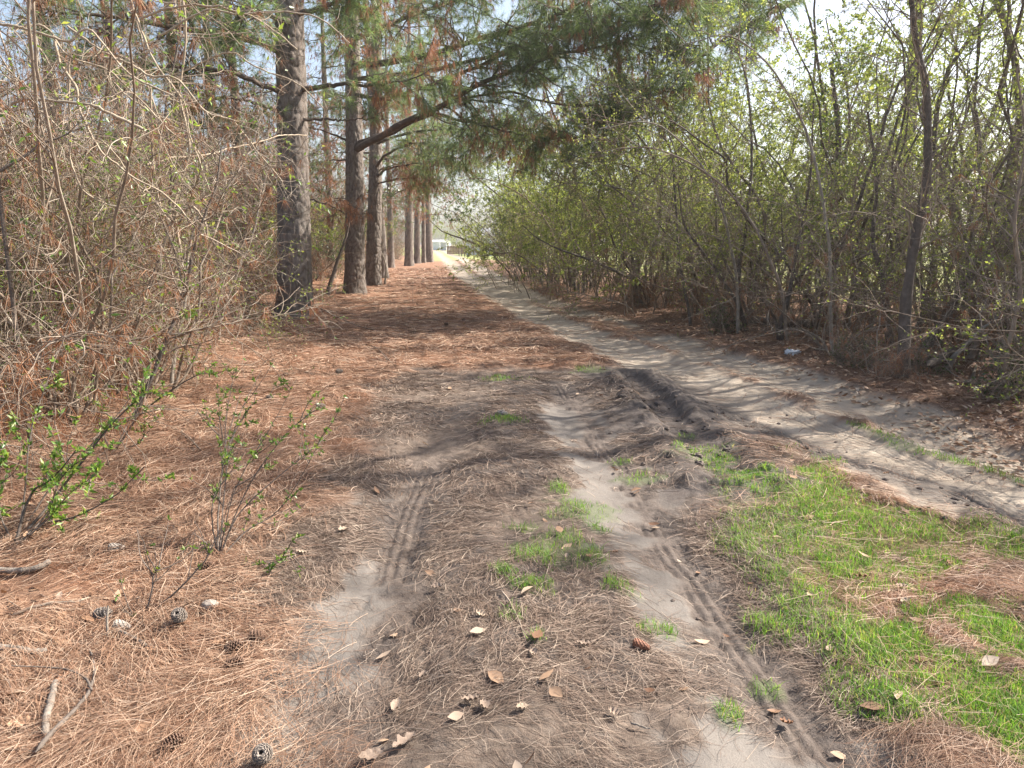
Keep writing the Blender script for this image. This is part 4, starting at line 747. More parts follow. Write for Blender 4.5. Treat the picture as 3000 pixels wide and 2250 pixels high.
SAPS = [
 # left thicket
 ('pale straight sapling in the left thicket, its thin trunk rising near the picture edge', [(150, 1165), (146, 1050), (140, 950), (128, 800), (122, 640), (118, 450), (120, 250), (105, 50)], 7.0, .021, M_PALETRUNK, 16, .8, 60, M_SHRUBLEAF, .04, M_TWIG, 40),
 ('dark leaning sapling in the left thicket, nearest the orange needle bed', [(380, 1262), (410, 1170), (455, 1070), (500, 960), (540, 840), (570, 700), (620, 560), (640, 440)], (5.8, 6.3), .027, M_DARKTRUNK, 18, .8, 40, M_SHRUBLEAF, .04, M_TWIGBROWN, 90),
 ('second dark leaning sapling, just behind the nearest one in the left thicket', [(345, 1155), (370, 1060), (400, 960), (440, 850), (480, 740), (520, 600)], (6.8, 7.2), .022, M_DARKTRUNK, 14, .8, 30, M_SHRUBLEAF, .04, M_TWIG, 60),
 ('crooked grey sapling forking before the thickest pine', [(500, 1140), (510, 1020), (535, 890), (540, 760), (575, 640), (640, 570), (700, 480), (760, 330)], (7.4, 8.2), .023, M_PALETRUNK, 16, .9, 90, M_SHRUBLEAF, .045, M_TWIG, 40),
 ('dead bare stem lying diagonally across the upper left thicket', [(-20, 510), (60, 470), (113, 438), (180, 405), (253, 375), (300, 360)], (5.0, 5.3), .013, M_DARKTRUNK, 5, .3, 0, None, 0, M_TWIGBROWN, 0),
 ('tall grey sapling with forked top against the sky in the left thicket', [(560, 1090), (520, 900), (500, 700), (505, 480), (490, 300), (520, 120), (530, 20), (545, -120)], (8.2, 8.6), .026, M_DARKTRUNK, 20, 1.0, 160, M_SHRUBLEAF, .05, M_TWIGBROWN, 60),
 ('slim brown sapling with a curved foot in the left thicket', [(270, 1060), (300, 900), (310, 760), (360, 640), (370, 470), (400, 300), (420, 100)], (7.8, 8.0), .018, M_TWIGBROWN, 16, .8, 60, M_SHRUBLEAF, .04, M_TWIG, 60),
 ('bare sapling with wispy twigs reaching towards the thickest pine', [(640, 1010), (660, 900), (700, 790), (740, 690), (770, 560), (800, 430)], (11.0, 11.6), .022, M_PALETRUNK, 18, .9, 60, M_SHRUBLEAF, .05, M_TWIG, 50),
 ('leaning mossy sapling in the dark gap between the first two pines', [(960, 860), (985, 770), (1010, 700), (1030, 600)], (21, 21.5), .07, M_DARKTRUNK, 8, 1.0, 0, None, 0, M_TWIG, 0),
 ('broken pale snag with shredded bark beside the third pine', [(1128, 832), (1132, 780), (1118, 735), (1122, 715)], (27.5, 27.5), .05, M_PALETRUNK, 5, .6, 0, None, 0, M_TWIG, 20),
 # right thicket
 ('double stemmed dark sapling, taller straight stem, at the right edge of the track', [(2172, 985), (2160, 890), (2166, 768), (2182, 700), (2203, 497), (2196, 271), (2160, 120)], (12.25, 12.5), .048, M_DARKTRUNK, 20, 1.2, 700, M_SPRING, .04, M_TWIGBROWN, 0),
 ('dark crooked stem leaning to the track from the foot of the double stemmed sapling', [(2192, 986), (2165, 900), (2090, 781), (2045, 727), (2000, 655), (1985, 540)], (12.25, 11.6), .042, M_DARKTRUNK, 16, 1.1, 500, M_SPRING, .04, M_TWIGBROWN, 0),
 ('zigzag sapling bending up and over towards the track, bare lower half', [(2400, 905), (2330, 800), (2271, 732), (2235, 691), (2176, 615), (2145, 556), (2131, 511), (2127, 461), (2068, 420), (2000, 366), (1960, 340)], (12.6, 11.5), .04, M_DARKTRUNK, 14, 1.0, 300, M_SPRING, .04, M_TWIGBROWN, 0),
 ('forked dark sapling on the leafy verge, upright fork', [(2294, 1012), (2292, 950), (2312, 881), (2330, 768), (2345, 690), (2375, 520), (2390, 300)], (10.9, 11.2), .05, M_DARKTRUNK, 20, 1.1, 600, M_SPRING, .038, M_TWIGBROWN, 0),
 ('short broken stub leaning out of the forked sapling', [(2284, 1010), (2271, 935), (2245, 895), (2217, 866)], (10.9, 10.7), .034, M_DARKTRUNK, 3, .4, 0, None, 0, M_TWIGBROWN, 0),
 ('stout mid brown tree with dark glossy leaves in the right thicket', [(2434, 990), (2434, 880), (2438, 768), (2447, 700), (2452, 560), (2460, 380), (2440, 180)], (12.4, 12.4), .12, M_DARKTRUNK, 34, 1.3, 3000, M_GLOSSY, .06, M_TWIGBROWN, 0),
 ('thin pole leaning left across the glossy leaved tree', [(2395, 920), (2362, 858), (2334, 813), (2300, 740), (2290, 600)], (12.0, 11.6), .035, M_DARKTRUNK, 8, .9, 120, M_SPRING, .04, M_TWIGBROWN, 0),
 ('dark bowed tree between the glossy leaved tree and the tallest trunk', [(2612, 1040), (2597, 953), (2588, 835), (2565, 758), (2551, 700), (2560, 520), (2530, 330)], (9.9, 10.1), .065, M_DARKTRUNK, 24, 1.2, 500, M_SPRING, .04, M_TWIGBROWN, 0),
 ('tallest trunk on the right, standing in dead leaves at the thicket edge', [(2645, 1128), (2655, 971), (2664, 835), (2687, 700), (2712, 560), (2723, 452), (2718, 226), (2692, 90), (2678, 0), (2660, -150)], (7.75, 7.9), .076, M_DARKTRUNK, 46, 1.2, 900, M_SPRING, .035, M_TWIGBROWN, 0),
 ('strongly leaning dark tree right of the tallest trunk', [(2690, 1060), (2723, 994), (2769, 926), (2814, 835), (2859, 777), (2909, 700), (2990, 570), (3080, 420)], (9.2, 9.2), .075, M_DARKTRUNK, 22, 1.1, 400, M_SPRING, .038, M_TWIGBROWN, 0),
 ('reddish sapling rising over the dark hollow on the right', [(2835, 1060), (2872, 971), (2895, 881), (2927, 790), (2975, 640), (3010, 450), (3000, 250)], (8.9, 9.0), .05, M_TWIGBROWN, 20, 1.1, 300, M_SPRING, .035, M_TWIGBROWN, 0),
 ('pale grey pole leaning out to the right over the hollow', [(2780, 1056), (2859, 980), (2927, 930), (3000, 872), (3090, 800)], (8.6, 8.4), .03, M_PALETRUNK, 10, .9, 60, M_SPRING, .035, M_TWIG, 0),
 ('slender sapling with pale base rising beside the leaf strewn verge', [(2955, 1190), (2950, 1040), (2985, 860), (2970, 640), (3000, 420), (2980, 200)], (6.6, 6.7), .03, M_TWIGBROWN, 18, .9, 160, M_SPRING, .035, M_TWIGBROWN, 0),
 ('long arching branch sweeping from the right thicket over the track edge', [(2150, 905), (2080, 760), (2000, 655), (1927, 597), (1859, 565), (1791, 547), (1678, 538), (1588, 560)], (14.5, 15.5), .034, M_PALETRUNK, 26, 1.1, 1200, M_SPRING, .038, M_TWIG, 0),
 ('higher arching branch above the first arch at the track edge', [(2120, 890), (2040, 690), (1960, 560), (1850, 500), (1740, 480), (1620, 500)], (15.2, 16.5), .03, M_TWIGBROWN, 26, 1.1, 1300, M_SPRING, .038, M_TWIG, 0),
 ('thin dark sapling with a leafy top where the arching branches cross', [(2025, 950), (1990, 760), (1986, 633), (1978, 542), (1967, 430), (1918, 357), (1900, 200)], (13.4, 13.8), .032, M_DARKTRUNK, 20, 1.2, 700, M_SPRING, .04, M_TWIGBROWN, 0),
 ('wispy brown sapling in the dense middle of the right thicket', [(2510, 985), (2520, 850), (2500, 700), (2520, 500), (2600, 330), (2640, 150)], (11.6, 11.8), .036, M_TWIGBROWN, 24, 1.2, 500, M_SPRING, .038, M_TWIGBROWN, 0),
]
for lb, px, Y, r0, m, nb, bl, nl, lm, ls, tm, cg in SAPS:
    sapling('sapling', lb, px, Y, r0, m, nb, bl, nl, lm, ls, twm=tm, caught=cg)

for x, y, k, rz in [(12.5, 5.2, 1, 30), (13.5, 10.5, 0, 200)]:
    place(PK[k], 'pine_tree', (x, y, gz(x, y) - .05), 'tall pine in the wood beyond the right thicket', 'tree', 'pines beyond the right thicket', R(rz), .9)
for i in range(11):
    y = 9.5 + i * 1.25; x = edge_x(y) + rnd.uniform(.3, 1.3); H_ = rnd.uniform(3.0, 4.6); ln = rnd.uniform(1.5, 3.2); f = rnd.uniform(-.8, .8)
    z0 = gz(x, y) - .05; root = thing('leaning_sapling', (x, y, z0), 'slender pale stem arching out of the right thicket towards the track', 'sapling', 'arching saplings of the right thicket')
    P = smooth_line([(0, 0, 0), (-.08 * ln, f * .1, H_ * .35), (-.32 * ln, f * .4, H_ * .72), (-.75 * ln, f * .8, H_ * .95), (-1.15 * ln, f, H_ * .93)], 30); P = P + np.cumsum(rng.normal(size=P.shape), 0) * .006
    obj('trunk', build_mesh('sapling_trunk', [(*tubes(P[None], taper(1, 30, rnd.uniform(.016, .032), .2), 7), 0)], (M_PALETRUNK, M_TWIGBROWN)[i % 2]), root)
    B, D, t_, _ = sprout(P[None], 26, .3, .99, 50, 16); S = grow(B, D, rng.uniform(.4, 1.3, 26), 9, .17, .02); B2, D2, _, _ = sprout(S, 6, .1, 1, 50, 18); S2 = grow(B2, D2, rng.uniform(.12, .4, len(B2)), 5, .2)
    obj('crown', build_mesh('sapling_crown', [(*tubes(S, taper(26, 9, .006, .3), 4), 0), (*tubes(S2, taper(len(S2), 5, .0025, .5), 3), 0)], M_TWIGBROWN), root)
    C, T = on_curves(S2, 800, .1, 1); obj('leaves', build_mesh('sapling_leaves', [(*diamonds(C, nrm(T * .5 + rng.normal(size=T.shape)), .036 * rng.uniform(.6, 1.3, 800), .017), 0)], M_SPRING), root)
# vines and hanging stems of the left thicket
VINES = [('pale vine looping down the left thicket in a long diagonal', [(160, 120), (181, 190), (226, 258), (240, 325), (271, 398), (316, 456), (384, 506), (488, 565), (560, 640)], 5.8, .011),
 ('curled pale vine making a hook before the dark wood', [(470, 760), (497, 660), (524, 624), (560, 601), (592, 633), (610, 669), (597, 710), (542, 746), (500, 830)], 6.4, .013),
 ('long pale vine running level towards the thickest pine', [(430, 480), (506, 461), (588, 452), (678, 429), (768, 411), (836, 393), (904, 393)], (7.6, 10.5), .012),
 ('grey vine lying level across the upper left thicket', [(420, 380), (330, 340), (271, 312), (158, 289), (68, 289), (-30, 330)], 5.6, .013),
 ('thin vine dropping straight then swinging out below', [(205, 180), (208, 294), (210, 407), (212, 488), (253, 569), (325, 610), (407, 615), (497, 588)], 6.1, .009),
 ('upright tan vine hanging beside the forked sapling', [(440, 250), (443, 375), (443, 452), (452, 542), (470, 615), (502, 660), (510, 760)], 6.9, .010),
 ('thick twisted vine climbing the middle of the left thicket', [(450, 1100), (470, 900), (520, 760), (500, 600), (545, 440), (520, 280), (530, 120), (515, -40)], 7.4, .016),
 ('vine trailing from the pine limb in the upper left', [(400, 60), (420, 160), (390, 250), (420, 340), (400, 450)], 8.0, .010)]
for i in range(16):
    x0 = rnd.uniform(-40, 560); y0 = rnd.uniform(-60, 330); a = rnd.uniform(-.5, 1.3); L_ = rnd.uniform(260, 620)
    VINES.append(('tan leafless vine arching through the left thicket', [(x0 + math.cos(a) * L_ * t_ + rnd.gauss(0, 14), y0 + math.sin(a) * L_ * t_ + 260 * (t_ ** 2) * rnd.uniform(.4, 1) + rnd.gauss(0, 14)) for t_ in (0, .2, .4, .6, .8, 1)], rnd.uniform(5.6, 8.2), rnd.uniform(.006, .012)))
for lb, px, Y, r0 in VINES:
    Y0, Y1 = Y if isinstance(Y, tuple) else (Y, Y); c = trace(px, Y0, Y1); base = c[0].copy(); P = smooth_line(c, 44) - base; P += np.cumsum(rng.normal(size=P.shape), 0) * .0035
    t = thing('vine', base, lb, 'vine', 'arching vines in the left thicket' if lb.startswith('tan leafless') else None);     B, D, _, _ = sprout(P[None], 22, .05, 1, 60, 20); S = grow(B, D, rng.uniform(.1, .5, 22), 7, .25, -.03)
    obj('stem', build_mesh('vine_stem', [(*tubes(P[None], taper(1, 44, r0, .6), 7), 0), (*tubes(S, taper(22, 7, .003, .5), 4), 0)], M_VINE), t)
    C, T = on_curves(S, 16, .3, 1); obj('leaves', build_mesh('vine_leaves', [(*leaf_cards(C, nrm(T + rng.normal(size=T.shape) * .6), rng.uniform(.05, .085, 16), .028), 0)], M_SHRUBLEAF), t)

# ------------------------------------------------------------------ leafy shrubs low on the left
def low_shrub(label, base_px, stems, nl, lsize, r0=.006, clusters=26):
    b = gp(*base_px); base = np.array((b[0], b[1], gz(*b) - .02)); t = thing('leafy_shrub', base, label, 'shrub')
    tw = []; Ls = []
    for px, Y in stems:
        c = trace(px, *Y); c[0] = base if abs(px[0][0] - base_px[0]) < 5 else c[0]
        P = smooth_line(c, 22) - base; P += np.cumsum(rng.normal(size=P.shape), 0) * .002
        tw.append(tubes(P[None], taper(1, 22, r0 * rng.uniform(.7, 1.2), .3), 6))
        B, D, _, _ = sprout(P[None], 7, .25, 1, 48, 15); S = grow(B, D, rng.uniform(.08, .32, 7), 7, .14, .05); tw.append(tubes(S, taper(7, 7, .0026, .4), 4))
        C, T = on_curves(np.concatenate([S]), clusters, .1, 1); C2, T2 = on_curves(P[None], clusters // 3, .35, 1)
        C = np.concatenate([C, C2]); T = np.concatenate([T, T2]); k = 5; C = np.repeat(C, k, 0); T = np.repeat(T, k, 0)
        Ls.append(leaf_cards(C, nrm(T * .5 + rng.normal(size=T.shape) * .8 + np.array((0, 0, .3))), lsize * rng.uniform(.3, 1.3, len(C)), lsize * .42))
    obj('stems', build_mesh('shrub_stems', [(*joinVF(tw), 0)], M_DARKTRUNK), t); obj('leaves', build_mesh('shrub_leaves', [(*joinVF(Ls), 0)], M_SHRUBLEAF), t)
low_shrub('bright leaved shrub with dark stems rising from the needles at the left edge', (40, 1610), [
    ([(40, 1610), (70, 1480), (90, 1290), (140, 1130), (190, 1010)], (3.6, 4.2)), ([(40, 1610), (110, 1480), (200, 1370), (310, 1250), (420, 1110)], (3.6, 4.3)), ([(40, 1610), (150, 1470), (290, 1290), (370, 1200), (440, 1140)], (3.6, 4.0)),
    ([(40, 1610), (-10, 1480), (0, 1350), (40, 1220)], (3.6, 3.8)), ([(40, 1610), (130, 1530), (210, 1440), (290, 1380)], (3.6, 3.4)), ([(40, 1610), (0, 1540), (-40, 1450), (-30, 1330)], (3.6, 3.5)), ([(40, 1610), (100, 1540), (230, 1510), (330, 1460), (420, 1370)], (3.6, 3.7)),
    ([(40, 1610), (90, 1450), (160, 1390), (230, 1300)], (3.6, 3.5)), ([(40, 1610), (140, 1500), (180, 1400), (260, 1330)], (3.6, 3.6))], 0, .036, .007, 34)
low_shrub('thin stemmed leafy shrub fanning up beside the smooth mud patch', (640, 1640), [
    ([(640, 1640), (655, 1440), (690, 1250), (765, 1090)], (3.3, 3.9)), ([(640, 1640), (690, 1430), (780, 1270), (868, 1110)], (3.3, 3.8)), ([(640, 1640), (720, 1440), (820, 1290), (900, 1220)], (3.3, 3.7)), ([(640, 1640), (640, 1450), (660, 1290), (700, 1160)], (3.3, 4.1)),
    ([(640, 1640), (700, 1500), (820, 1390), (930, 1300)], (3.3, 3.6)), ([(640, 1640), (620, 1500), (650, 1380), (640, 1250)], (3.3, 3.6)), ([(640, 1640), (720, 1560), (830, 1480), (960, 1250)], (3.3, 3.7)), ([(640, 1640), (700, 1640), (770, 1650), (860, 1630)], (3.3, 3.1))], 0, .026, .0042, 22)
low_shrub('sparse leaning shrub with one long bare stem low among the needles', (425, 1800), [
    ([(425, 1800), (520, 1730), (605, 1640), (655, 1550), (690, 1430)], (2.75, 2.95)), ([(425, 1800), (440, 1720), (450, 1680), (470, 1650)], (2.75, 2.8)), ([(425, 1800), (390, 1810), (385, 1790)], (2.75, 2.7))], 0, .024, .006, 6)
low_shrub('small leafy shrub under the leaning dark saplings on the left', (330, 1330), [
    ([(330, 1330), (380, 1230), (440, 1120), (480, 1030)], (5.2, 5.6)), ([(330, 1330), (430, 1200), (560, 1110), (630, 1090)], (5.2, 5.4)), ([(330, 1330), (300, 1250), (310, 1150)], (5.2, 5.3)), ([(330, 1330), (420, 1290), (430, 1220)], (5.2, 5.1))], 0, .036, .007, 20)
low_shrub('pale leaved little shrub at the sunny edge of the needle bed', (660, 1330), [
    ([(660, 1330), (665, 1240), (680, 1150), (690, 1080)], (5.2, 5.6)), ([(660, 1330), (700, 1240), (740, 1180), (800, 1150)], (5.2, 5.4)), ([(660, 1330), (640, 1220), (640, 1160)], (5.2, 5.3))], 0, .03, .005, 20)
# large leaves hanging in the left thicket
for px, Y, lb in [((500, 850), 6.2, 'pair of broad pale green leaves hanging before the dark lower stems'), ((480, 925), 6.1, 'drooping broad green leaf just below the pair of broad leaves'), ((640, 560), 8.2, 'thin white vine tip with green leaves before the dark wood')]:
    p = at(*px, Y); t = thing('leafy_sprig', p, lb, 'sprig'); P = smooth_line([(0, 0, .02), (.06, .0, .05), (.14, .02, .06), (.2, .02, .02)], 12)
    obj('stem', build_mesh('sprig_stem', [(*tubes(P[None], taper(1, 12, .004, .5), 5), 0)], M_VINE), t)
    C, T = on_curves(P[None], 7, .2, 1); obj('leaves', build_mesh('sprig_leaves', [(*leaf_cards(C, nrm(T * .5 + rng.normal(size=T.shape) * .6 + np.array((0, 0, -.5))), rng.uniform(.08, .13, 7), .045), 0)], M_SHRUBLEAF), t)
# low plants on the right verge
for px, s, lb in [((2470, 1090), .8, 'small leafy plant on the leaf strewn verge near the white litter'), ((2700, 1110), .9, 'small leafy plant at the foot of the tallest trunk'), ((2120, 985), 1.1, 'low dark evergreen plant by the double stemmed sapling'), ((2925, 1180), 1.2, 'glossy leafy plant beside the dark hollow'),
                  ((2985, 1130), 1.5, 'glossy bushy plant at the right end of the dark hollow'), ((2560, 1095), .7, 'tiny leafy plant between the two largest trunks'), ((740, 970), .8, 'low green plant just before the thickest pine')]:
    b = gp(*px); place(LOW, 'low_plant', (b[0], b[1], gz(*b)), lb, 'plant', None, rnd.uniform(0, 6), s)

# ------------------------------------------------------------------ pine cones
def cone_mesh(name, L, W, open_, mat):
    ch = []; n = 96; V = []; F = []; o = 0
    prof = lambda t: math.sin(math.pi * (0.12 + 0.83 * t)) ** .75
    core = smooth_line([(0, 0, -.002), (0, 0, L * .5), (0, 0, L * .93)], 8); ch.append((*tubes(core[None], np.array([[.001, W * .2] + [W * .18] * 3 + [W * .16, W * .12, .002]]), 8), 1))
    for i in range(n):
        t = (i + .5) / n; a = i * 2.39996; r = W * .5 * prof(t); z = L * (.02 + .95 * t); el = R(62 - 88 * (1 - t) * open_ - 8) if open_ > .4 else R(58)
        out = np.array((math.cos(a), math.sin(a), 0)); side = np.array((-math.sin(a), math.cos(a), 0)); d = out * math.cos(el) + np.array((0, 0, 1)) * math.sin(el); up = np.cross(side, d) * -1
        b = out * W * .1 + np.array((0, 0, z)); ln = max(.004, (r - W * .1) / max(.35, math.cos(el))) ; ww = W * .19 * (.55 + .6 * prof(t)); th = .0022 + W * .02
        p = [b - side * ww * .3, b + side * ww * .3, b + d * ln * .8 + side * ww * .62, b + d * ln * .8 - side * ww * .62, b + d * ln - side * ww * .3, b + d * ln + side * ww * .3]
        lo = [q - up * th for q in p]; tipv = b + d * ln * 1.04 - up * th * -.6
        V += p + lo + [tipv]; q = lambda *k: [o + x for x in k]
        F += [q(0, 1, 2, 3), q(3, 2, 5, 4), q(7, 6, 9, 8), q(8, 9, 10, 11), q(1, 7, 8, 2), q(6, 0, 3, 9), q(2, 8, 11, 5), q(9, 3, 4, 10), q(4, 5, 12, 12)[:3] + [o + 10], q(5, 11, 10, 12)]
        o += 13
    ch.insert(0, (np.array(V), np.array(F), 0))
    return build_mesh(name, ch, mat, smooth=False)
def cone_mat(name, c):
    m, nt, out = newmat(name); g = nt.nodes.new('ShaderNodeTexCoord'); n = noise_tex(nt, g.outputs['Object'], 60, 4)
    cc = ramp(nt, n, [(.3, tuple(x * .55 for x in c)), (.55, c), (.75, tuple(min(1, x * 1.35) for x in c))]); p = node(nt, 'ShaderNodeBsdfPrincipled', Roughness=.75); nt.links.new(cc, p.inputs['Base Color']); nt.links.new(p.outputs[0], out.inputs[0]); return m
M_CGREY = cone_mat('weathered_cone_scales', (.27, .225, .185)); M_CBROWN = cone_mat('brown_cone_scales', (.17, .10, .065)); M_CDARK = cone_mat('dark_cone_core', (.06, .04, .03)); M_CRED = cone_mat('red_brown_cone_scales', (.24, .10, .055))
CK = {'g': cone_mesh('grey_cone', .095, .056, .3, [M_CGREY, M_CDARK]), 'b': cone_mesh('brown_cone', .09, .075, .85, [M_CBROWN, M_CDARK]), 'r': cone_mesh('red_cone', .085, .045, .25, [M_CRED, M_CDARK]), 'w': cone_mesh('open_grey_cone', .095, .07, .6, [M_CGREY, M_CDARK])}
CONES = [((371, 1622), 'g', 15, 'grey pine cone lying alone in the needles beyond the pale stick'), ((537, 1835), 'w', 95, 'pale scaled pine cone standing on end near the long leaning stem'), ((388, 1857), 'g', -10, 'pale grey pine cone lying by the short grey stick'),
         ((283, 1818), 'w', 160, 'small half buried grey cone by the upright twig'), ((285, 1935), 'b', 130, 'dark open pine cone behind the curved forked stick'), ((712, 1910), 'b', 40, 'brown open cone beside the two broad tan leaves'), ((775, 1893), 'b', -20, 'darker cone just beyond the brown open cone'),
         ((662, 1975), 'b', 200, 'mud stained cone in the sunlit needles'), ((537, 2185), 'b', 60, 'rounded brown cone sunk in dull needles near the bottom edge'), ((778, 2238), 'w', 100, 'large spiky grey cone cut by the bottom edge of the picture'), ((1905, 1925), 'r', -30, 'small closed red brown cone lying alone on the bare mud'),
         ((955, 1208), 'w', 10, 'distant grey cone at the edge of the sunny needle patch'), ((802, 1178), 'g', 70, 'distant pale cone near the end of the fallen branch'), ((628, 1672), 'b', 30, 'cone half hidden under the fanning leafy shrub'), ((1005, 1095), 'w', 20, 'far small cone on the shaded needles'), ((45, 1795), 'b', 120, 'dark cone among broad tan leaves at the left edge'),
         ((1225, 985), 'b', 0, 'far cone lying on the dark needles before the second pine'), ((1312, 962), 'b', 50, 'far cone in the middle of the shaded needle bed'), ((1358, 945), 'b', 100, 'far cone beside the first rut of the track')]
for px, k, rz, lb in CONES:
    b = gp(*px); t = bpy.data.objects.new('pine_cone', CK[k]); col.objects.link(t); st_ = 1.35 if 90 <= rz <= 100 and k == 'w' else 0.12
    s = (.72 if k == 'b' else .82) if px[1] > 1500 else .9; W = .06 * s
    t.rotation_euler = (R(90) - st_ * .6, 0, R(rz - 90)); t.scale = (s,) * 3; t.location = (b[0], b[1], gz(*b) + .018 * s + (.012 if st_ > 1 else 0.004))
    tag(t, lb, 'pine cone')

# ------------------------------------------------------------------ fallen sticks and branches
M_STICK = twig_mat('dry_stick_bark', (.10, .078, .06), (.19, .155, .125), (.36, .32, .27), 26, .85, .5)
def stick(label, px, r0, mat, forks=(), k=9, lift=.012, name='stick', tip=.45, nt_=0, M=26, sub=None):
    g = [gp(*p) for p in px]; base = np.array((*g[0], 0)); pts = np.array([(*q, gz(*q) + lift + r0) for q in g]); base[2] = pts[0][2]
    t = thing(name, base, label, 'stick'); P = smooth_line(pts, M) - base; P += np.cumsum(rng.normal(size=P.shape), 0) * .0012
    obj('stem', build_mesh('stick_stem', [(*tubes(P[None], taper(1, M, r0, tip) * np.concatenate([[.12], 1 + .08 * rng.normal(size=M - 2), [.12]])[None], k), 0)], mat), t)
    for fpx, fr in forks:
        fg = [gp(*p) for p in fpx]; fp = np.array([(*q, gz(*q) + lift + fr) for q in fg]) - base; fp = smooth_line(fp, 14)
        obj('side_branch', build_mesh('stick_fork', [(*tubes(fp[None], taper(1, 14, fr, .4), 7), 0)], mat), t)
    if nt_:
        B, D, _, _ = sprout(P[None], nt_, .1, 1, 50, 15, .7); S = grow(B, D, rng.uniform(.1, .5, nt_), 6, .15, .02); obj('twigs', build_mesh('stick_twigs', [(*tubes(S, taper(nt_, 6, r0 * .35, .4), 4), 0)], mat), t)
    return t
stick('curved forked stick reaching into the lower left corner of the needles', [(110, 2235), (180, 2150), (235, 2090), (268, 2035), (278, 1985), (262, 1912)], .0085, M_DARKTRUNK, [([(272, 2050), (255, 2018), (205, 1992), (150, 1985), (40, 1997)], .005)], lift=.03)
stick('pale lichen spotted stick on the left beyond the grey cone', [(-30, 1692), (40, 1694), (105, 1688), (155, 1672)], .015, M_STICK, tip=.85, lift=.01)
stick('mottled white stick at the left edge below the broad leaves', [(-30, 1948), (40, 1945), (90, 1944), (135, 1934)], .014, M_STICK, tip=.8)
stick('brown stick lying above the cones with a hooked end', [(35, 1822), (110, 1808), (180, 1797), (230, 1790), (266, 1772)], .009, M_TWIGBROWN, [([(70, 1815), (60, 1790), (20, 1770)], .005)])
stick('short grey stick pointing from the pale grey cone to the tan leaf', [(345, 1862), (395, 1885), (440, 1906), (458, 1912)], .0075, M_STICK, tip=.8)
stick('scaly pale stick buried in leaves near the lower left corner', [(135, 2170), (142, 2120), (155, 2060), (166, 2020)], .013, M_STICK, [([(150, 2085), (135, 2060), (95, 2042)], .004)], tip=.9)
stick('thin bleached twig near the bottom left corner', [(-20, 2198), (50, 2200), (115, 2215)], .005, M_STICK)
stick('fallen brown branch between the first two pines and the track', [(930, 905), (980, 935), (1050, 965), (1110, 985)], .014, M_DARKTRUNK, nt_=5)
stick('bowed fallen branch on the needles right of the thickest pine', [(1008, 913), (1040, 905), (1080, 904), (1110, 913)], .012, M_TWIGBROWN, nt_=3)
stick('long thin branch lying before the thickest pine towards the track', [(1060, 1015), (1100, 1035), (1135, 1060), (1160, 1085)], .009, M_DARKTRUNK, nt_=4)
stick('short straight stick standing out of the orange needles', [(530, 1285), (560, 1315), (590, 1345)], .007, M_TWIGBROWN, tip=.8)
stick('pale forked twig in the needles right of the leaning saplings', [(545, 1250), (575, 1235), (590, 1205), (628, 1197)], .0065, M_STICK)
stick('dark twig lying across the middle of the mud', [(1470, 1760), (1510, 1830), (1540, 1920)], .004, M_TWIGBROWN)
stick('slim twig on the mud at the lower right', [(1845, 2140), (1880, 2148), (1905, 2152)], .004, M_STICK)
stick('mossy fallen log behind the forked sapling', [(2130, 962), (2226, 971), (2330, 982), (2420, 985), (2505, 989)], .075, M_DARKTRUNK, tip=.9, name='fallen_log', k=14)
stick('fallen limb slanting down to the verge near the white litter', [(2325, 994), (2370, 1015), (2407, 1034), (2428, 1068)], .03, M_TWIGBROWN, nt_=6, lift=.05)
stick('dark fallen stem lying over the hollow on the right', [(2710, 1135), (2759, 1090), (2830, 1066), (2960, 1060), (3040, 1066)], .05, M_DARKTRUNK, nt_=9, lift=.1)
stick('tangled pale root stem beside the dark hollow', [(2830, 1165), (2850, 1100), (2870, 1060), (2900, 1040)], .022, M_STICK, nt_=6, lift=.06)
stick('bent twig on the edge of the far needles by the track', [(1720, 905), (1755, 902), (1790, 915)], .012, M_TWIGBROWN)
# upright dead twig
for px, h, lb in [((315, 1872), .13, 'short dead twig standing upright in the needles behind the pale grey cone'), ((1210, 895), .55, 'dead twig standing in the needles right of the second pine'), ((1140, 880), .45, 'short dead twig standing close to the second pine')]:
    b = gp(*px); z = gz(*b); P = smooth_line([(0, 0, -.02), (.006, 0, h * .5), (.012, .01, h)], 10); t = thing('dead_twig', (*b, z), lb, 'twig'); obj('stem', build_mesh('twig_stem', [(*tubes(P[None], taper(1, 10, .0055, .7), 7), 0)], M_PALETRUNK), t)

# ------------------------------------------------------------------ notable fallen leaves, stone, litter
def big_leaf(label, px, L, rz, tone, curl=.5, wd=.55, lobed=False):
    b = gp(*px); N = 15; ts = np.linspace(0, 1, N); w_ = np.sin(np.pi * np.clip(ts * .97 + .015, 0, 1)) ** .8 * L * wd * .5
    if lobed: w_ = w_ * (1 + .38 * np.sin(ts * 17))
    rows = []
    for k in range(N):
        for j in (-1, -.5, 0, .5, 1): rows.append((ts[k] * L - L / 2, j * w_[k], L * curl * (ts[k] - .5) ** 2 + abs(j) ** 1.5 * w_[k] * .55 + .004 * math.sin(k * 1.7 + j * 3)))
    V = np.array(rows); F = [[k * 5 + j, k * 5 + j + 1, (k + 1) * 5 + j + 1, (k + 1) * 5 + j] for k in range(N - 1) for j in range(4)]
    o = bpy.data.objects.new('fallen_leaf', build_mesh('fallen_leaf', [(V, np.array(F), 0)], tone)); col.objects.link(o)
    o.location = (*b, gz(*b) + .018); o.rotation_euler = (rnd.uniform(-.3, .3), rnd.uniform(-.25, .25), R(rz)); tag(o, label, 'leaf')
def leaf_tone(name, c): return twig_mat(name, tuple(x * .72 for x in c), c, tuple(min(1, x * 1.25) for x in c), 30, .7)
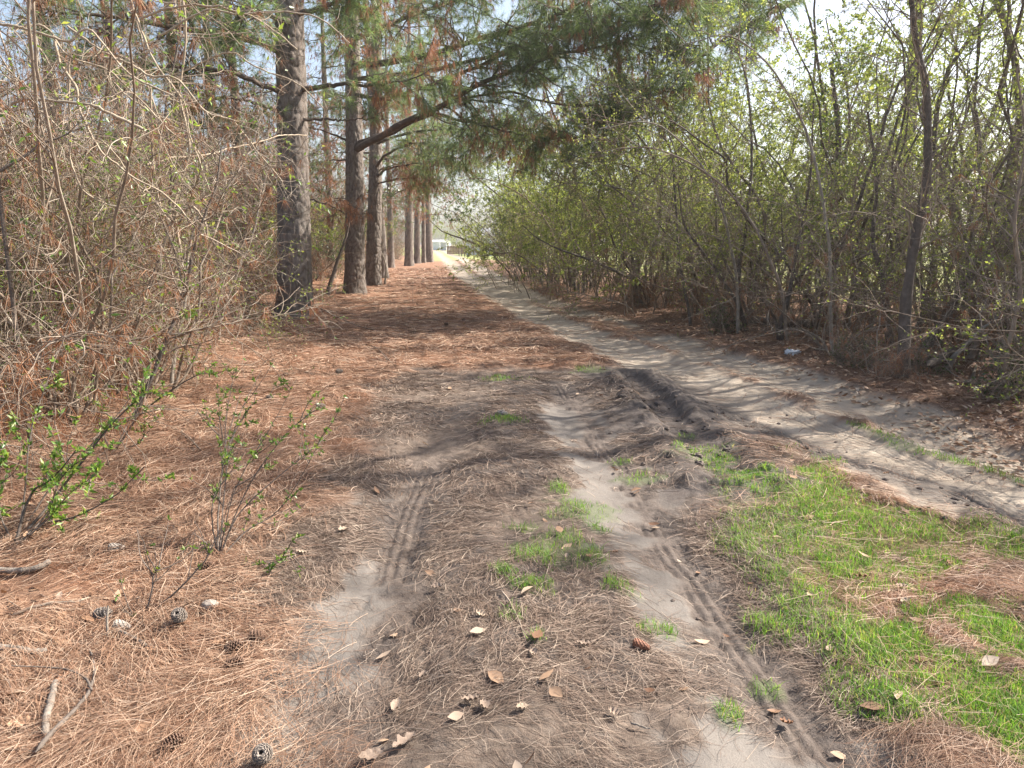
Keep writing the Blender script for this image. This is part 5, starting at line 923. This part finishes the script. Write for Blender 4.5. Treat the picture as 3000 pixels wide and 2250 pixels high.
LT_TAN = leaf_tone('tan_leaf', (.36, .225, .14)); LT_GREY = leaf_tone('grey_tan_leaf', (.27, .2, .15)); LT_BROWN = leaf_tone('brown_leaf', (.25, .135, .08)); LT_PALE = leaf_tone('pale_leaf', (.36, .275, .2))
for px, L, rz, tn, lb, lobed in [((650, 1900), .085, 20, LT_TAN, 'broad tan leaf beside the brown open cone', True), ((676, 1912), .07, -40, LT_PALE, 'pale leaf overlapping the broad tan leaf', False), ((885, 1628), .075, 10, LT_PALE, 'pale leaf at the left rim of the smooth mud', False), ((1005, 1560), .08, 60, LT_PALE, 'curled pale leaf on the edge of the smooth mud patch', True),
    ((450, 1918), .075, -15, LT_TAN, 'narrow orange tan leaf at the end of the short grey stick', False), ((190, 2000), .09, 80, LT_BROWN, 'rolled purple brown leaf standing near the forked stick', False), ((60, 2130), .09, 30, LT_TAN, 'crumpled tan leaf near the lower left corner', True), ((15, 1850), .1, 60, LT_TAN, 'large tan leaf at the left edge by the brown stick', True), ((150, 1880), .08, 10, LT_TAN, 'orange leaf lying under the brown stick', False),
    ((90, 1590), .1, 75, LT_TAN, 'upright curled leaf under the bright leaved shrub', False), ((470, 1537), .06, 0, LT_PALE, 'small pale leaf in the needles beyond the grey cone', False), ((1280, 1728), .075, 5, LT_GREY, 'olive tan leaf on the sunlit clump in the middle of the mud', False), ((1408, 1822), .07, -40, LT_PALE, 'pale curled leaf in the middle of the bare needles', False), ((1660, 1648), .05, 80, LT_PALE, 'small pale leaf below the middle grass tuft', False),
    ((1725, 1655), .055, 120, LT_TAN, 'tan leaf standing at the right end of the middle grass tufts', False), ((1800, 1632), .055, 150, LT_TAN, 'tan leaf beside the rim of the slick mud', False), ((1565, 1940), .075, 110, LT_GREY, 'grey tan leaf lying flat right of centre in the mud', False), ((1710, 1910), .075, 0, LT_GREY, 'crinkled leaf left of the closed red brown cone', True), ((1238, 1985), .06, 70, LT_GREY, 'pair member, tall folded grey leaf on the muddy needles', False),
    ((1380, 2075), .085, 10, LT_GREY, 'broad grey leaf with raised edge low in the middle', False), ((1420, 2090), .08, 100, LT_GREY, 'leaf touching the broad grey leaf low in the middle', False), ((1530, 2095), .065, 30, LT_PALE, 'bent pale leaf right of the broad grey leaves', False), ((1160, 2070), .08, 80, LT_GREY, 'thin curled leaf above the large cracked leaf', False), ((1185, 2185), .12, 50, LT_GREY, 'large cracked grey leaf near the bottom edge', True), ((1085, 2215), .11, 35, LT_GREY, 'long grey leaf beside the large cracked leaf', False),
    ((1800, 2115), .07, 130, LT_GREY, 'folded leaf on the mud below the closed cone', False), ((2305, 2100), .06, 0, LT_BROWN, 'torn dark leaf stuck on the tyre track', True), ((2650, 1785), .07, 20, LT_PALE, 'pale leaf lying on the grass', False), ((2640, 1737), .07, 0, LT_PALE, 'curled pale leaf in the upper part of the grass', False), ((2520, 1700), .1, -20, LT_BROWN, 'dark brown leaf in the grass near its left rim', True), ((2780, 1660), .06, 60, LT_BROWN, 'small rust brown leaf in the sunny grass', False), ((2595, 1388), .06, 10, LT_TAN, 'tan leaf lying on the left wheel track', False), ((1418, 1222), .09, 0, LT_GREY, 'grey leaf on the dull mud beyond the left tyre print', False)]:
    big_leaf(lb, px, L * .78, rz, tn, rnd.uniform(.2, .8), rnd.uniform(.42, .62), lobed)
def blob(name, sx, sy, sz, mat, seed, rough, n=26):
    V = []; 
    for i in range(n + 1):
        for j in range(n * 2):
            a = math.pi * i / n; b = math.pi * j / n; d = Vector((math.sin(a) * math.cos(b), math.sin(a) * math.sin(b), math.cos(a))); k = 1 + rough * mnoise.noise(d * 2.2 + Vector((seed, 0, 0))) + rough * .4 * mnoise.noise(d * 6 + Vector((seed, 3, 0)))
            V.append((d.x * sx * k, d.y * sy * k, d.z * sz * k))
    F = [[i * 2 * n + j, i * 2 * n + (j + 1) % (2 * n), (i + 1) * 2 * n + (j + 1) % (2 * n), (i + 1) * 2 * n + j] for i in range(n) for j in range(2 * n)]
    return build_mesh(name, [(np.array(V), np.array(F), 0)], mat)
M_STONE = plain_mat('grey_stone', (.27, .225, .185), .75, .3, 25); M_PLASTIC = plain_mat('white_plastic', (.72, .72, .72), .35, .1, 9); M_CLOD = plain_mat('dark_mud', (.12, .09, .072), .85, .35, 12)
b = gp(616, 1795); tag(obj('stone', blob('stone', .036, .026, .02, M_STONE, 3, .2), None, (*b, gz(*b) + .016)), 'smooth oval grey stone lying in the needles near the standing pale cone', 'stone')
b = gp(1470, 1222); tag(obj('clod', blob('clod', .05, .035, .03, M_STONE, 8, .4), None, (*b, gz(*b) + .015)), 'rough grey brown clod on the mud before the far grass tufts', 'clod')
for px, s, lb in [((2316, 1045), .075, 'crumpled white plastic bag lying on the leafy verge'), ((2334, 1044), .045, 'smaller scrap of white plastic beside the crumpled bag')]:
    b = gp(*px); tag(obj('plastic_litter', blob('plastic_litter', s, s * .7, s * .55, M_PLASTIC, s * 70, .75), None, (*b, gz(*b) + s * .3)), lb, 'litter')
CL = [blob('mud_clod', .05, .04, .03, M_CLOD, k, .7, 10) for k in range(4)]
rc = random.Random(4); cnt = 0
for i in range(420):
    s_ = rc.choice((DR, TR2, RB)); j = rc.randrange(len(s_) - 1); u = rc.random(); x = s_[j][0] * (1 - u) + s_[j + 1][0] * u + rc.gauss(0, .28); y = s_[j][1] * (1 - u) + s_[j + 1][1] * u + rc.gauss(0, .25)
    if not (2.6 < y < 8.2): continue
    if s_ is RB and rc.random() < .6: continue
    cnt += 1
    if cnt > 105: break
    s = rc.uniform(.12, .55) * (1.3 if s_ is DR else .7); o = obj('mud_clod', CL[i % 4], None, (x, y, gz(x, y) + .008 * s)); o.scale = (s * rc.uniform(.8, 1.5), s, s); o.rotation_euler = (0, 0, rc.uniform(0, 6))
    tag(o, 'dark crumb of mud thrown up beside the wheel ruts', 'clod', 'crumbs of mud beside the ruts')

# ------------------------------------------------------------------ the sunlit yard at the far end
M_WHITE = plain_mat('white_painted_metal', (.78, .78, .78), .5, .05, 1.0); M_ROOF = plain_mat('grey_roof', (.35, .35, .36), .6, .1, 2.0); M_POST = plain_mat('weathered_post', (.16, .125, .10), .9, .25, 6.0); M_DOOR = plain_mat('grey_door', (.5, .5, .52), .5, .05); M_GLASSY = plain_mat('dark_window', (.06, .07, .08), .15, .1); M_WOOD = plain_mat('brown_boards', (.23, .13, .085), .85, .3, 3.0)
def box(cx, cy, cz, sx, sy, sz, bev=0.0):
    V = np.array([(cx + a * sx / 2, cy + b * sy / 2, cz + c * sz / 2) for c in (-1, 1) for b in (-1, 1) for a in (-1, 1)]); F = np.array([[0, 2, 3, 1], [4, 5, 7, 6], [0, 1, 5, 4], [2, 6, 7, 3], [0, 4, 6, 2], [1, 3, 7, 5]]); return V, F
def bm(name, boxes, mat): return build_mesh(name, [(*joinVF([box(*b) for b in boxes]), 0)], mat, smooth=False)
def gabled(name, w_, d_, h_, rise, over, t_, mat):
    x = w_ / 2 + over; y = d_ / 2 + over; V = []; 
    for yy in (-y, y):
        for xx, zz in ((-x, h_ - .05), (0, h_ + rise), (x, h_ - .05)): V += [(xx, yy, zz), (xx, yy, zz + t_)]
    F = [[0, 2, 8, 6], [2, 4, 10, 8], [1, 7, 9, 3], [3, 9, 11, 5], [0, 1, 3, 2], [2, 3, 5, 4], [6, 8, 9, 7], [8, 10, 11, 9], [0, 6, 7, 1], [4, 5, 11, 10]]
    return build_mesh(name, [(np.array(V, float), np.array(F), 0)], mat, smooth=False)
def gable_wall(name, w_, d_, h_, rise, mat):
    V, F = box(0, 0, h_ / 2, w_, d_, h_); n = len(V); V = np.vstack([V, [(0, -d_ / 2, h_ + rise - .02), (0, d_ / 2, h_ + rise - .02)]]); T = np.array([[4, 5, n, n], [6, 7, n + 1, n + 1]])[:, :3]
    return build_mesh(name, [(V, F, 0), (np.zeros((0, 3)), T, 0)] if False else [(V, F, 0), (V[[4, 5, n, 6, 7, n + 1]], np.array([[0, 1, 2], [3, 5, 4]]), 0)], mat, smooth=False)
def yard(px, Y): p = at(*px, Y); return p[0], Y
x, y = yard((1287, 725), 170); t = thing('shed', (x, y, gz(x, y)), 'low white metal shed at the end of the sunlit track', 'shed', None, .8)
obj('wall', gable_wall('shed_wall', 3.4, 4.5, 1.9, .35, M_WHITE), t); obj('roof', gabled('shed_roof', 3.4, 4.5, 1.9, .4, .12, .06, M_WHITE), t); d_ = obj('door', bm('shed_door', [(-.5, -2.28, .8, 1.1, .05, 1.6)], M_DOOR), t); obj('handle', bm('door_handle', [(-.1, -2.32, .8, .05, .05, .16)], M_POST), d_)
x, y = yard((1303, 728), 160); t = thing('shed', (x, y, gz(x, y)), 'small grey and white lean-to between the white shed and the brown fence', 'shed', None, .8)
obj('wall', bm('lean_to_wall', [(0, 0, .85, .9, 2, 1.7)], M_DOOR), t); obj('roof', bm('lean_to_roof', [(0, 0, 1.76, 1.1, 2.2, .1)], M_WHITE), t)
x, y = yard((1392, 735), 92); t = thing('house', (x + 3.6, y + 6, gz(x, y) - .1), 'white house with a gabled roof behind the pale bare tree', 'house', None, .75)
obj('wall', gable_wall('house_wall', 6.5, 8, 2.6, 1.0, M_WHITE), t); obj('roof', gabled('house_roof', 6.5, 8, 2.6, 1.05, .3, .12, M_ROOF), t)
for dx in (-1.9, 1.6):
    wf = obj('window', bm('window_frame', [(dx, -4.03, 1.6, 1.1, .06, 1.4)], M_DOOR), t); obj('pane', bm('window_pane', [(dx, -4.07, 1.6, .9, .03, 1.2)], M_GLASSY), wf)
x, y = yard((1343, 733), 105); t = thing('board_fence', (x, y, gz(x, y)), 'short brown board fence in the sunlit yard', 'fence', None, .25)
obj('boards', bm('fence_boards', [(-1.6 + .22 * k, 0, .62, .19, .03, 1.2 + .05 * math.sin(k * 7)) for k in range(15)], M_WOOD), t); obj('rails', bm('fence_rails', [(0, .04, .4, 3.4, .05, .1), (0, .04, 1.0, 3.4, .05, .1)], M_POST), t)
for i, (px, Y) in enumerate([((1345, 741), 92), ((1352, 744), 88), ((1361, 749), 84), ((1373, 755), 80), ((1388, 762), 76), ((1251, 758), 66)]):
    x, y = yard(px, Y); t = thing('fence_post', (x, y, gz(x, y) - .1), 'weathered wooden fence post beside the sunlit end of the track' if i < 5 else 'lone dark post on the left where the needles meet the sunlit field', 'post', 'fence posts beside the far track' if i < 5 else None)
    obj('post', build_mesh('post', [(*tubes(np.array([(0, 0, 0), (0.01, 0, .7), (0.02, 0, 1.35), (.02, 0, 1.4)])[None], np.array([[.06, .058, .055, .01]]), 8), 0)], M_POST), t)
# pale bare tree by the house, dark cedar, and the trees closing the view
sapling('bare_tree', 'pale bare spreading tree in the sunlit yard before the white house', [(1375, 748), (1372, 733), (1362, 715), (1350, 690), (1330, 668), (1315, 640), (1305, 610)], (88, 88), .17, M_PALETRUNK, 14, 3.6, 0, cat='tree', tip=.15, wig=.04, b0=.12, twm=M_PALETRUNK)
sapling('bare_tree', 'second pale bare tree forking to the right in the sunlit yard', [(1374, 750), (1380, 728), (1392, 705), (1405, 685), (1416, 665), (1425, 630)], (86, 86), .16, M_PALETRUNK, 14, 3.4, 0, cat='tree', tip=.15, wig=.04, b0=.12, twm=M_PALETRUNK)
x, y = yard((1336, 715), 125); place(EK[0], 'cedar_tree', (x, y, gz(x, y)), 'dark rounded cedar behind the brown board fence', 'tree', None, 1.0, (.45, .45, .7))
x, y = yard((1345, 720), 110); place(EK[1], 'evergreen_hedge', (x, y, gz(x, y)), 'low clipped green bush over the brown board fence', 'shrub', None, 2.0, (.42, .3, .22))
for i, (px, Y, k, s) in enumerate([((1255, 0), 230, 0, 2.2), ((1285, 0), 250, 1, 2.0), ((1315, 0), 240, 0, 2.3), ((1345, 0), 215, 1, 2.2), ((1375, 0), 235, 0, 2.4), ((1230, 0), 210, 1, 2.2), ((1410, 0), 180, 0, 2.0), ((1270, 0), 270, 1, 2.6), ((1330, 0), 280, 0, 2.7), ((1300, 0), 262, 1, 2.4), ((1440, 0), 160, 1, 1.8), ((1360, 0), 270, 1, 2.6), ((1210, 0), 160, 0, 1.9), ((1390, 0), 210, 1, 2.2)]):
    x = (px[0] - 1500) / FPX * Y; place(LT[k], 'distant_tree', (x, Y, gz(x, Y)), 'hazy pale green tree closing the view beyond the sunlit field', 'tree', 'distant trees beyond the field', i * 1.3, s * .55)

# ------------------------------------------------------------------ added thin haze volume that lifts dark distances, standing in for lens glare
m, nt, out = newmat('thin_glare_haze'); pv = node(nt, 'ShaderNodeVolumePrincipled', Density=0.0009, Anisotropy=0.45); pv.inputs['Color'].default_value = (.96, .96, .94, 1); nt.links.new(pv.outputs[0], out.inputs['Volume'])
hz = obj('glare_haze', build_mesh('glare_haze', [(*box(0, 150, 28, 700, 700, 60), 0)], m, smooth=False)); tag(hz, kind='stuff')
